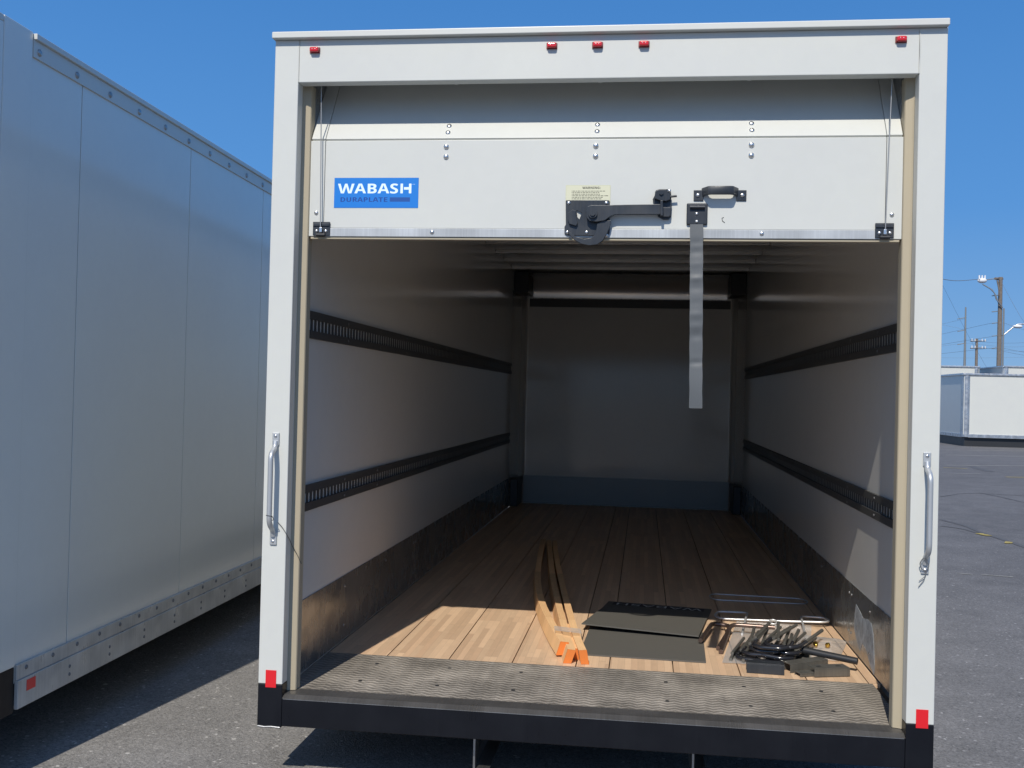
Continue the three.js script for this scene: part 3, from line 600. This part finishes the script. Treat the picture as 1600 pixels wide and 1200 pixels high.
// wire ties
{
  const ring = (pts, r) => bent(pts, 0.008, r, 6, true);
  const z1 = 0.055, o = add('cable_tie', merged([ring([[-1.262, 0.722, z1], [-1.247, 0.722, z1 + 0.014], [-1.234, 0.718, z1], [-1.247, 0.715, z1 - 0.014]], 0.0016), bent([[-1.236, 0.719, z1], [-1.228, 0.705, z1 - 0.004], [-1.245, 0.700, z1 - 0.008]], 0.005, 0.0014, 6)]), M.black, scene);
  o.position.y = FLOOR; tag(o, 'thin black cable tie round the grab handle beside the other truck body', 'cable tie');
  const q = (u, v, z) => { const p = onPlane(u, v, 2, z); return [p[0], p[1], z]; };
  const c = add('thin_cord', bent([q(434, 816, 0.004), q(441, 824, 0.004), q(449, 837, 0.003), q(452, 842, -0.03), q(457, 854, -0.058), q(464, 866, -0.070), q(471, 881, -0.079)], 0.01, 0.0013, 6), M.black, scene);
  c.position.y = FLOOR; tag(c, 'thin dark cord crossing the white post and tan door guide below a grab handle', 'cord');
  const w = add('wire_tie', merged([ring([q(1437, 880, 0.02), q(1444, 870, 0.03), q(1452, 884, 0.022), q(1448, 892, 0.014), q(1440, 890, 0.014)], 0.0018), bent([q(1448, 891, 0.014), q(1446, 900, 0.010), q(1436, 908, 0.006)], 0.006, 0.0013, 6), bent([q(1447, 893, 0.014), q(1444, 906, 0.008), q(1435, 917, 0.006)], 0.006, 0.0013, 6)]), M.rail, scene);
  w.position.y = FLOOR; tag(w, 'loop of grey wire with two loose tails tied to a grab handle foot', 'wire tie');
}

// ================================================================ things lying on the floor (y measured from the floor boards)
const F = (name, g, m, keep) => { const o = add(name, g, m, scene, keep); o.position.y = FLOOR - 0.0025; return o; };
{ // three bowed boards taped at their painted ends
  const b = group('board_bundle', scene, 0, FLOOR - 0.0025, 0); tag(b, 'bundle of long wooden boards with orange painted ends, taped together', 'board bundle');
  const mk = (pts, w, h, k0, from, to, y0 = 0) => {   // board standing on edge along x,z points, leaning by k0 at its near end
    const c = new THREE.CatmullRomCurve3(pts.map(p => new THREE.Vector3(p[0], 0, p[1]))), n = to - from < 0.1 ? 1 : 28, P = [], I = [], U = [], ring = [[-1, 0], [1, 0], [1, 1], [-1, 1]];
    const at = (t, q) => { const p = c.getPoint(t), d = c.getTangent(t), off = q[0] * w / 2 + q[1] * k0 * (1 - t); return [p.x - d.z * off, 0.001 + y0 + q[1] * h + (q[0] * k0 > 0 ? -0.1 : 0.1) * Math.abs(k0) * (1 - t) * q[1], p.z + d.x * off]; };
    for (let f = 0; f < 4; f++) { const A = ring[f], B = ring[(f + 1) % 4], base = P.length / 3;
      for (let i = 0; i <= n; i++) { const t = from + (to - from) * i / n; for (const q of [A, B]) { const v = at(t, q); P.push(...v); U.push((f + q[0] * 0.5) * 0.06, v[2]); } if (i) { const s = base + i * 2 - 2; I.push(s, s + 1, s + 2, s + 1, s + 3, s + 2); } } }
    for (const t of [from, to]) { const base = P.length / 3; ring.forEach(q => { const v = at(t, q); P.push(...v); U.push(v[0], v[1]); }); if (t === from) I.push(base, base + 2, base + 1, base, base + 3, base + 2); else I.push(base, base + 1, base + 2, base, base + 2, base + 3); }
    const g = new THREE.BufferGeometry(); g.setAttribute('position', new THREE.Float32BufferAttribute(P, 3)); g.setAttribute('uv', new THREE.Float32BufferAttribute(U, 2)); g.setIndex(I); const q = g.toNonIndexed(); q.computeVertexNormals();
    // outward faces
    const pa = q.attributes.position, nn = q.attributes.normal, ctr = c.getPoint((from + to) / 2); return q;
  };
  const boards = [
    [[[-0.152, -0.86], [-0.220, -1.15], [-0.345, -1.80], [-0.435, -2.5], [-0.50, -3.3], [-0.565, -4.3]], 0.038, 0.060, 0.020, 0.009],
    [[[-0.112, -0.755], [-0.160, -1.1], [-0.250, -1.8], [-0.335, -2.5], [-0.43, -3.4], [-0.52, -4.3]], 0.036, 0.060, 0.020],
    [[[-0.030, -0.755], [-0.088, -1.1], [-0.182, -1.8], [-0.272, -2.5], [-0.38, -3.4], [-0.475, -4.3]], 0.036, 0.062, -0.012],
    [[[-0.072, -0.83], [-0.122, -1.15], [-0.150, -1.35]], 0.024, 0.050, -0.004],
  ];
  boards.forEach(([p, w, h, k, y0]) => {
    const bd = add('board', mk(p, w, h, k, 0.0045, 1, y0), M.lath, b, true);
    add('painted_end', mk(p, w + 0.0015, h + 0.0012, k, 0.0, 0.0044, y0), M.orange, bd, true);
  });
  const t0 = [[-0.192, 0.002], [-0.192, 0.088], [-0.062, 0.080], [-0.052, 0.002]], P = [], I = [];
  t0.forEach(([x, y]) => { P.push(x - 0.0, y, -1.02, x - 0.013, y, -1.12); }); for (let i = 1; i < 4; i++) { const s = i * 2 - 2; I.push(s, s + 1, s + 2, s + 1, s + 3, s + 2); }
  const g = new THREE.BufferGeometry(); g.setAttribute('position', new THREE.Float32BufferAttribute(P, 3)); g.setIndex(I); const g2 = g.toNonIndexed(); g2.computeVertexNormals(); add('clear_tape', g2, M.tape, b);
}
function flap(name, c, w, d, rot, lift, thick = 0.006) {   // flat rubber sheet, lift(u,v) raises it; u,v in 0..1, v = 0 at the near edge
  const nu = 14, nv = 18, P = [], U = [], I = []; const cs = Math.cos(rot), sn = Math.sin(rot);
  for (const top of [1, 0]) for (let j = 0; j <= nv; j++) for (let i = 0; i <= nu; i++) { const u = i / nu, v = j / nv, x = (u - 0.5) * w, z = -v * d; P.push(c[0] + x * cs + z * sn, lift(u, v) + 0.001 + (top ? thick : 0), c[1] - x * sn + z * cs); U.push(x, z); }
  const s = (nu + 1) * (nv + 1), id = (t, i, j) => (t ? 0 : s) + j * (nu + 1) + i;
  for (let j = 0; j < nv; j++) for (let i = 0; i < nu; i++) { I.push(id(1, i, j), id(1, i + 1, j), id(1, i, j + 1), id(1, i + 1, j), id(1, i + 1, j + 1), id(1, i, j + 1)); I.push(id(0, i, j), id(0, i, j + 1), id(0, i + 1, j), id(0, i + 1, j), id(0, i, j + 1), id(0, i + 1, j + 1)); }
  for (let i = 0; i < nu; i++) { I.push(id(1, i, 0), id(0, i, 0), id(1, i + 1, 0), id(1, i + 1, 0), id(0, i, 0), id(0, i + 1, 0)); I.push(id(1, i, nv), id(1, i + 1, nv), id(0, i, nv), id(1, i + 1, nv), id(0, i + 1, nv), id(0, i, nv)); }
  for (let j = 0; j < nv; j++) { I.push(id(1, 0, j), id(1, 0, j + 1), id(0, 0, j), id(0, 0, j), id(1, 0, j + 1), id(0, 0, j + 1)); I.push(id(1, nu, j), id(0, nu, j), id(1, nu, j + 1), id(0, nu, j), id(0, nu, j + 1), id(1, nu, j + 1)); }
  const g = new THREE.BufferGeometry(); g.setAttribute('position', new THREE.Float32BufferAttribute(P, 3)); g.setAttribute('uv', new THREE.Float32BufferAttribute(U, 2)); g.setIndex(I); const q = g.toNonIndexed(); q.computeVertexNormals();
  return F(name, toCreasedNormals(q, 0.7), M.rubber, true);
}
{
  const lo = flap('mud_flap', [0.229, -0.91], 0.588, 0.74, -0.03, () => 0); tag(lo, 'flat grey rubber mud flap lying lowest on the wooden floor', 'mud flap', 'mud flaps on the floor');
  const lift = (u, v) => { const on = Math.max(0, Math.min(1, (0.52 - v) / 0.2)); return 0.0085 * Math.max(0, Math.min(1, (0.75 - v) / 0.2)) + 0.024 * Math.pow(Math.max(0, 1 - v * 1.5), 1.2) * (1 - 0.55 * u); };
  const up = flap('mud_flap', [0.212, -1.385], 0.605, 0.80, -0.145, lift); tag(up, 'grey mud flap with pale lettering resting on top of another flap', 'mud flap', 'mud flaps on the floor');
  const t = new THREE.PlaneGeometry(0.53, 0.078); t.rotateX(-Math.PI / 2); t.rotateY(Math.PI); t.translate(0, 0, -0.735); t.rotateY(-0.145); t.translate(0.212, 0.0092, -1.385); add('lettering', t, M.flapText, up, true);
}
{ // bent steel rods
  const lp = F('wire_loop', bent([[0.66, 0.006, -2.43], [0.635, 0.006, -2.53], [0.66, 0.006, -2.62], [1.20, 0.006, -2.60], [1.235, 0.006, -2.52], [1.20, 0.006, -2.43]], 0.05, 0.0045, 8, true), M.zinc); tag(lp, 'long narrow loop of steel rod lying on the shaded floor by the kick plate', 'rod loop');
  const rd = F('bent_rod', bent([[0.742, 0.012, -1.50], [0.792, 0.03, -1.83], [0.818, 0.03, -1.97], [0.655, 0.018, -2.02], [0.628, 0.012, -1.93], [0.66, 0.012, -1.855], [1.00, 0.020, -1.835], [1.215, 0.03, -1.815], [1.248, 0.03, -1.86], [1.215, 0.034, -1.92], [1.098, 0.034, -1.92], [1.092, 0.036, -1.83], [1.06, 0.010, -1.45]], 0.035, 0.006, 8), M.zinc); tag(rd, 'bright steel rod bent into a loop at both ends, lying on the floor', 'bent rod');
  const rg = new THREE.TorusGeometry(0.020, 0.0045, 8, 20); rg.rotateX(-1.2); rg.translate(0.935, 0.021, -1.80); tag(F('steel_ring', rg, M.zinc), 'small steel ring beside the bright bent rod', 'ring');
  const u1 = F('bent_bar', bent([[0.515, 0.024, -1.25], [0.597, 0.034, -1.62], [0.688, 0.030, -1.60], [0.604, 0.012, -1.09]], 0.03, 0.0115, 10), M.brownSteel); tag(u1, 'brown steel bar bent in a wide hook, one leg over a mud flap', 'steel bar');
  const u2 = F('bent_bar', bent([[0.596, 0.012, -1.16], [0.66, 0.014, -1.46], [0.69, 0.05, -1.54], [0.91, 0.05, -1.52]], 0.03, 0.011, 10), M.brownSteel); tag(u2, 'dark steel bar with one right angle bend reaching into the hardware heap', 'steel bar');
  const ps = F('plastic_sheet', gb(0.70, 1.16, 0.002, 0.006, -1.86, -0.93, 0.001), M.film);
  { // wavy clear sheet
    const g = new THREE.PlaneGeometry(0.40, 0.92, 16, 26); g.rotateX(-Math.PI / 2); const p = g.attributes.position; for (let i = 0; i < p.count; i++) { const x = p.getX(i), z = p.getZ(i); p.setY(i, 0.004 + 0.006 * fbm(x * 9 + 20, z * 9 + 20, 999, 999, 5, 3)); p.setX(i, x - z * 0.16); } g.computeVertexNormals(); g.translate(0.87, 0, -1.37); ps.geometry.dispose(); ps.geometry = metreUV(g);
  }
  tag(ps, 'clear plastic sheet spread under the heap of black bars', 'plastic sheet');
  // heap of U bars: grey legs point into the body, black dipped bends face the tailgate
  const legG = (x) => metreUV(bent([[x * 0.92, 0, -0.30], [x, 0, 0.0]], 0.01, 0.0085, 10)), gripG = metreUV(bent([[-0.085, 0, -0.06], [-0.085, 0, 0.02], [-0.05, 0, 0.06], [0.05, 0, 0.06], [0.085, 0, 0.02], [0.085, 0, -0.06]], 0.05, 0.0105, 10));
  const ub = group('u_bar', scene); add('leg', legG(-0.085), M.dusty, ub, true); add('leg', legG(0.085), M.dusty, ub, true); add('grip', gripG, M.glossBlack, ub, true);
  tag(ub, 'steel U bar with a glossy black bend in the heap of hardware', 'U bar', 'U bars in the heap');
  const sp = [[0.755, 0.014, -1.00, 0.26, 0.0, 0.0], [0.80, 0.014, -0.985, 0.22, 0.0, 0.0], [0.845, 0.015, -0.96, 0.24, 0.0, 0.0], [0.895, 0.015, -0.975, 0.16, 0.0, 0.0], [0.785, 0.038, -1.01, 0.30, 0.0, 0.06], [0.845, 0.038, -0.985, 0.34, 0.0, -0.05], [0.82, 0.060, -1.0, 0.22, 0.02, 0.04], [0.875, 0.062, -1.0, 0.42, 0.03, -0.06], [0.83, 0.083, -0.975, 0.28, 0.04, 0.05], [0.885, 0.086, -1.0, 0.50, 0.06, 0.06]];
  sp.forEach(([x, y, z, ry, rx, rz], i) => { const o = i ? ub.clone() : ub; if (i) { o.name = numbered('u_bar'); scene.add(o); } o.position.set(x, FLOOR + y, z); o.rotation.set(rx, -ry, rz, 'YXZ'); });
  const ST = bent([[-0.004, 0, -0.15], [0.004, 0, 0.15]], 0.01, 0.0078, 10); metreUV(ST);
  [[0.700, 0.010, -1.14, 0.26, 0], [0.735, 0.032, -1.20, 0.28, 0.01], [0.775, 0.054, -1.22, 0.26, 0.01], [0.80, 0.078, -1.24, 0.34, 0.03], [0.86, 0.083, -1.20, 0.40, 0.04], [0.915, 0.105, -1.17, 0.52, 0.05], [0.955, 0.030, -1.19, 0.22, 0.02], [0.985, 0.012, -1.16, 0.20, 0.0], [1.0, 0.040, -1.14, 0.40, 0.05], [0.67, 0.010, -1.10, 0.24, 0], [0.72, 0.012, -1.08, 0.2, 0], [0.755, 0.034, -1.17, 0.3, 0.02], [0.83, 0.060, -1.26, 0.22, 0.02], [0.90, 0.060, -1.24, 0.3, 0.03], [1.02, 0.014, -1.10, 0.28, 0], [0.69, 0.03, -1.15, 0.3, 0.03], [0.76, 0.075, -1.19, 0.2, 0.05], [0.81, 0.10, -1.20, 0.36, 0.04], [0.93, 0.08, -1.21, 0.26, 0.06], [0.965, 0.068, -1.15, 0.45, 0.07], [0.88, 0.11, -1.16, 0.15, 0.06]].forEach(([x, y, z, ry, rx]) => { const o = add('steel_rod', ST, M.dusty, scene, true); o.position.set(x, FLOOR + y, z); o.rotation.set(rx, -ry, 0, 'YXZ'); tag(o, 'short straight grey rod lying in the heap of hardware', 'rod', 'grey rods in the heap'); });
  // channels, plate and tube
  const chan = (L, w, h, t) => merged([gb(-L / 2, L / 2, h - t, h, -w / 2, w / 2, 0.001), gb(-L / 2, L / 2, 0, h - t - 0.0005, w / 2 - t, w / 2, 0.001), gb(-L / 2, L / 2, 0, h - t - 0.0005, -w / 2, -w / 2 + t, 0.001)]);
  const put = (name, g, m, x, y, z, ry, rz, lab, cat, rx = 0) => { const o = add(name, g, m, scene); o.position.set(x, FLOOR - 0.002 + y, z); o.rotation.set(rx, ry, rz, 'YXZ'); return tag(o, lab, cat); };
  put('steel_channel', chan(0.165, 0.06, 0.046, 0.004), M.latch, 0.778, 0.001, -0.795, -0.06, 0, 'short black steel channel in front of the heap of U bars', 'channel');
  put('steel_channel', chan(0.21, 0.06, 0.04, 0.004), M.dusty, 0.968, 0.004, -0.885, 0.52, 0.03, 'grey black channel lying askew between the heap and a slotted bracket', 'channel');
  const bk = put('slotted_bracket', merged([gb(-0.085, 0.085, 0.034, 0.038, -0.035, 0.035, 0.001), gb(-0.085, 0.085, 0, 0.0335, 0.031, 0.035, 0.001)]), M.dusty, 1.06, 0.002, -0.815, 0.30, 0.0, 'folded black bracket with slots beside the kick plate', 'bracket');
  for (const x of [-0.05, 0.045]) add('slot', gb(x - 0.011, x + 0.011, 0.0382, 0.0386, -0.006, 0.006), M.black, bk);
  put('flat_bracket', chan(0.15, 0.05, 0.016, 0.004), M.dusty, 0.985, 0.001, -0.80, 0.42, 0, 'low black bracket lying beside the slotted one', 'bracket');
  const tb = put('black_tube', bent([[-0.125, 0, 0], [0.125, 0, 0]], 0.01, 0.016, 14), M.black, 1.085, 0.058, -0.94, -0.42, -0.06, 'thick black tube lying across the brackets', 'tube'); 
  const pl = put('steel_plate', gb(-0.055, 0.055, 0, 0.005, -0.07, 0.07, 0.001), M.dusty, 0.952, 0.03, -1.03, -0.15, 0.06, 'flat grey plate with a black stamped mark by the heap', 'plate', 0.35);
  add('stamped_mark', merged([gb(-0.032, -0.012, 0.0052, 0.0056, -0.022, 0.012), gb(-0.008, 0.010, 0.0052, 0.0056, -0.026, 0.016), gb(0.014, 0.032, 0.0052, 0.0056, -0.018, 0.012), gb(-0.014, 0.018, 0.0052, 0.0056, 0.022, 0.03)]), M.black, pl);
  // bag of fittings
  const bg = group('plastic_bag', scene, 0, FLOOR - 0.0025, 0); tag(bg, 'crumpled clear plastic bag holding brass fittings near the kick plate', 'bag');
  { const g = new THREE.PlaneGeometry(0.24, 0.40, 24, 30); g.rotateX(-Math.PI / 2); const p = g.attributes.position; for (let i = 0; i < p.count; i++) { const x = p.getX(i), z = p.getZ(i), e = Math.max(Math.abs(x) / 0.12, Math.abs(z) / 0.2); const k = Math.max(0, 1 - e * e * e); p.setY(i, 0.005 + k * (0.028 + 0.03 * fbm(x * 14 + 9, z * 14 + 3, 999, 999, 45, 3)) + 0.008 * fbm(x * 30, z * 30, 999, 999, 47, 2)); p.setX(i, x - z * 0.28); } g.computeVertexNormals(); g.translate(1.085, 0, -1.26); add('film', g, M.film, bg); }
  for (const [u, v] of [[1256, 1003], [1274, 1004], [1293, 1007]]) { const p = onPlane(u, v, 1, 0.06); const l = new THREE.LatheGeometry([[0.0001, 0], [0.012, 0], [0.012, 0.008], [0.008, 0.010], [0.008, 0.024], [0.0001, 0.026]].map(q => new THREE.Vector2(...q)), 12); l.rotateX(1.1 + u % 3 * 0.3); l.translate(p[0], 0.058, p[2]); add('brass_fitting', l, M.gold, bg); }
}
{ // scrap under the sill
  const P = [[0, 0], [0.045, 0.002], [0.05, 0.03], [0.03, 0.062], [0.012, 0.05]]; const g = extr(P, 0.012, 0.002); g.rotateX(-0.5); g.rotateY(0.4); const p = G(747, 1203); g.translate(p[0], 0.006, p[1] + 0.02);
  const o = add('timber_scrap', g, M.timber, scene); tag(o, 'small pale splinter of wood on the asphalt under the sill', 'wood scrap');
}

// ================================================================ the closed body standing alongside
{
  const B = group('truck_body', scene, -2.3 - OUT, FLOOR + 0.0, 0.0); B.rotation.y = 0.021;
  tag(B, 'shaded white truck body seen along its closed riveted side, alongside the open one', 'truck body');
  const R = group('rear_frame', B, 0, 0, 0.36);
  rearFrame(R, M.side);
  // the post wraps round the corner
  for (const s of [-1, 1]) {
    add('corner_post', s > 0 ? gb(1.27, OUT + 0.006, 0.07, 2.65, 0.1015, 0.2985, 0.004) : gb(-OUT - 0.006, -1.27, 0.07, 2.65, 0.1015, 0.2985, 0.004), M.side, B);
    add('corner_foot', s > 0 ? gb(1.27, OUT + 0.004, -0.118, 0.0695, 0.1015, 0.2985, 0.004) : gb(-OUT - 0.004, -1.27, -0.118, 0.0695, 0.1015, 0.2985, 0.004), M.navy, B);
    const br = sideSkin(B, s, 0.1005);
    add('red_reflector', s > 0 ? gb(OUT + 0.0185, OUT + 0.020, -0.045, 0.0, -0.03, 0.035, 0.0005) : gb(-OUT - 0.020, -OUT - 0.0185, -0.045, 0.0, -0.03, 0.035, 0.0005), M.redTape, br);
  }
  add('roof', gb(-1.285, 1.285, 2.60, 2.635, -LEN, 0.2985), M.white, B);
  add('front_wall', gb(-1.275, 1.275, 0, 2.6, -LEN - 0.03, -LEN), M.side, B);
  add('floor', gb(-1.275, 1.275, -0.1, -0.005, -LEN, 0.20), M.black, B);
  for (let k = 0; k < 6; k++) add('door_panel', gb(-1.19, 1.19, 0.004 + k * 0.408, 0.408 + k * 0.408, 0.265, 0.287, 0.003), M.white, B);
  underframe(B);
  for (const z of [-1.7, -6.9]) for (const x of [-0.4, 0.46]) { const o = add('timber_block', gb(x - 0.2, x + 0.2, 0.0, 0.0745, z - 0.06, z + 0.06, 0.004), M.timber, scene); o.position.set(-2.3 - OUT, 0, 0); o.rotation.y = 0.021; tag(o, 'low timber block under the steel beam of the closed truck body', 'block', 'blocks under the closed truck body'); }
}

// ================================================================ far side of the yard
function yardBox(x0, x1, z0, z1, h, label, seams) {
  const b = group('storage_body', scene); tag(b, label, 'truck body', 'white bodies across the yard');
  const r = 0.16, y0 = 0.34;   // rounded corner posts, floor height
  add('wall', gb(x0 + 0.02, x1 - 0.02, y0 + 0.12, h - 0.06, z0 + 0.02, z1 - 0.02), M.white, b);
  for (const [x, z] of [[x0, z1], [x1, z1], [x0, z0], [x1, z0]]) { const c = new THREE.CylinderGeometry(r, r, h - y0 - 0.04, 20); c.translate(x + (x === x0 ? r : -r) * 0.9, (h + y0) / 2, z + (z === z1 ? -r : r) * 0.9); add('corner_post', c, M.alu, b); }
  add('top_rail', merged([gb(x0 - 0.01, x1 + 0.01, h - 0.09, h, z1 - 0.04, z1 + 0.03, 0.02), gb(x0 - 0.03, x0 + 0.04, h - 0.09, h - 0.001, z0, z1, 0.02), gb(x1 - 0.04, x1 + 0.03, h - 0.09, h - 0.001, z0, z1, 0.02)]), M.alu, b);
  add('bottom_rail', merged([gb(x0 + 0.2, x1 - 0.2, y0, y0 + 0.14, z1 - 0.05, z1 + 0.01, 0.01), gb(x0 - 0.01, x0 + 0.03, y0, y0 + 0.14, z0 + 0.2, z1 - 0.2, 0.01)]), M.alu, b);
  add('roof', gb(x0 + 0.03, x1 - 0.03, h - 0.05, h - 0.02, z0 + 0.03, z1 - 0.03), M.white, b);
  add('skid', merged([gb(x0 + 0.1, x1 - 0.1, 0, y0 - 0.001, z0 + 0.1, z1 - 0.12)]), M.black, b);
  if (seams) for (const x of seams) add('panel_seam', gb(x - 0.01, x + 0.01, y0 + 0.13, h - 0.095, z1 - 0.02, z1 - 0.014), M.rail, b);
}
{
  const z = -38.2, a = onPlane(1505, 640, 2, z)[0], top = onPlane(1514, 583, 2, z)[1] + FLOOR;
  yardBox(a, a + 6.2, z - 8, z, top, 'nearest white storage body across the yard with rounded aluminium corners');
  const z2 = -52, b1 = onPlane(1531, 575, 2, z2)[0], t2 = onPlane(1500, 571.5, 2, z2)[1] + FLOOR; yardBox(b1 - 6.5, b1, z2 - 2.6, z2, t2, 'white body whose roof edge shows behind the nearest storage body, left of the tall pole');
  const z3 = -50, c1 = onPlane(1568, 575, 2, z3)[0], t3 = onPlane(1580, 571.5, 2, z3)[1] + FLOOR; yardBox(c1, c1 + 7, z3 - 6, z3, t3, 'white body behind the nearest storage body, in front of the tall wooden pole');
}
function atDepth(u, v, z) { const p = onPlane(u, v, 2, z); return [p[0], p[1] + FLOOR, z]; }
function cyl(x, y0, y1, z, r0, r1) { const c = new THREE.CylinderGeometry(r1, r0, y1 - y0, 14); c.translate(x, (y0 + y1) / 2, z); return c; }
{ // tall wooden pole with street lamp
  const z = -68, p = atDepth(1561, 433, z), x = atDepth(1561, 560, z)[0], P = group('utility_pole', scene); tag(P, 'tall wooden utility pole with insulators and a street lamp arm', 'utility pole');
  add('pole', cyl(x, 0, p[1], z, 0.175, 0.125), M.polewood, P);
  add('conduit', cyl(x + 0.2, 0, atDepth(1565, 482, z)[1], z + 0.12, 0.055, 0.055), M.polegrey, P);
  const q = (u, v, dz = 0) => atDepth(u, v, z + dz);
  { const a = q(1556, 436), b = q(1567, 434); add('crossarm', bent([[a[0] - 0.1, a[1], z + 0.2], [b[0] + 0.15, b[1], z - 0.6]], 0.1, 0.09, 8), M.polewood, P); }
  add('brace', bent([q(1558, 438, 0.2), q(1561, 452, 0.2), q(1561, 462, 0.2)], 0.2, 0.05, 6), M.polewood, P);
  for (const v of [461, 486, 504, 524, 543]) { const a = q(1561, v), b = q(1549, v + 1.5); add('insulator_arm', bent([[a[0], a[1], z], [b[0], b[1], z + 0.1]], 0.1, 0.028, 6), M.polegrey, P); }
  add('drop_cable', tube([q(1536, 446), q(1548, 453), q(1554, 462), q(1558, 474), q(1565, 481)].map(a => [a[0], a[1], z + 0.25]), 0.035, 6), M.wire, P);
  add('drop_cable', tube([q(1533, 445), q(1545, 452), q(1551, 458), q(1554, 468), q(1562, 478)].map(a => [a[0], a[1], z + 0.3]), 0.035, 6), M.wire, P);
  { const l = new THREE.SphereGeometry(0.22, 12, 8); l.scale(1.4, 0.8, 1); const a = q(1533, 439); l.translate(a[0], a[1], z + 0.2); add('cable_terminal', merged([l, ...[-0.18, 0, 0.18].map(o => new THREE.CylinderGeometry(0.05, 0.06, 0.4, 8).translate(a[0] + o, a[1] + 0.15, z + 0.2))]), M.insulator, P); add('terminal_arm', bent([q(1535, 438, 0.2), q(1557, 435, 0.1)], 0.1, 0.035, 6), M.polegrey, P); }
  const a = q(1566, 525), b = q(1586, 509), c = q(1591, 506.5), d = q(1612, 506); add('lamp_arm', bent([a, b, c, d], 0.5, 0.05, 8), M.alu, P);
  { const l = new THREE.SphereGeometry(0.2, 12, 8); l.scale(1.6, 0.6, 1); const e = q(1590, 509); l.translate(e[0], e[1] - 0.05, z); add('lamp_head', l, M.insulator, P); }
}
{ // slim steel pole
  const z = -105, p = atDepth(1509, 480, z), P = group('steel_pole', scene); tag(P, 'slim dark grey steel power pole behind the storage bodies', 'utility pole');
  add('pole', cyl(p[0], 0, p[1], z, 0.17, 0.07), M.polegrey, P);
  for (const v of [496, 515.5, 536]) { const a = atDepth(1509, v, z), b = atDepth(1496, v + 2.5, z); add('insulator_arm', bent([a, b], 0.1, 0.045, 6), M.polegrey, P); }
}
{
  const z = -115, p = atDepth(1525.5, 529, z), P = group('utility_pole', scene); tag(P, 'short weathered wooden pole with two crossarms between the taller poles', 'utility pole');
  add('pole', cyl(p[0] + 0.05, 0, p[1], z, 0.17, 0.14), M.polewood, P);
  for (const v of [533, 544]) { const a = atDepth(1514, v + 0.5, z), b = atDepth(1542, v - 0.5, z); add('crossarm', bent([[a[0], a[1], z + 0.5], [b[0], b[1], z - 0.3]], 0.1, 0.055, 6), M.polewood, P); for (const t of [0.1, 0.3, 0.75, 0.95]) add('insulator', cyl(a[0] + (b[0] - a[0]) * t, a[1] + 0.05, a[1] + 0.3, z + 0.5 - 0.8 * t, 0.06, 0.05), M.insulator, P); }
}
// overhead wires: from beyond the open body to beyond the frame
const WIRE_R = 0.009;
const wires = [[[1440, 428, -60], [1533, 436, -67.8]], [[1340, 548, -110], [1509, 536, -105]], [[1509, 536, -105], [1640, 540, -100]], [[1515, 533, -114.5], [1660, 531, -90]], [[1540, 544, -115.3], [1660, 546, -92]], [[1330, 530, -125], [1509, 498, -105]], [[1330, 470, -110], [1509, 515, -105]], [[1549, 505, -67.9], [1330, 545, -120]], [[1549, 526, -67.9], [1330, 552, -120]], [[1549, 544, -67.9], [1330, 560, -120]], [[1562, 436, -68], [1640, 560, -50]], [[1567, 504, -68], [1660, 520, -60]], [[1567, 544, -68], [1660, 546, -60]], [[1567, 549, -68], [1660, 550, -60]], [[1340, 555, -125], [1660, 557, -125]], [[1470, 440, -90], [1545, 580, -120]]];
wires.forEach(([a, b], i) => {
  const A = atDepth(...a), B = atDepth(...b), m = [(A[0] + B[0]) / 2, (A[1] + B[1]) / 2 - 0.25, (A[2] + B[2]) / 2];
  const o = add('power_line', tube([A, m, B], i === 0 ? 0.02 : WIRE_R, 5, false, 6, 0.5), M.wire, scene); tag(o, 'thin overhead power line strung across the sky behind the poles', 'power line', 'overhead power lines');
});

renderer.render(scene, camera);
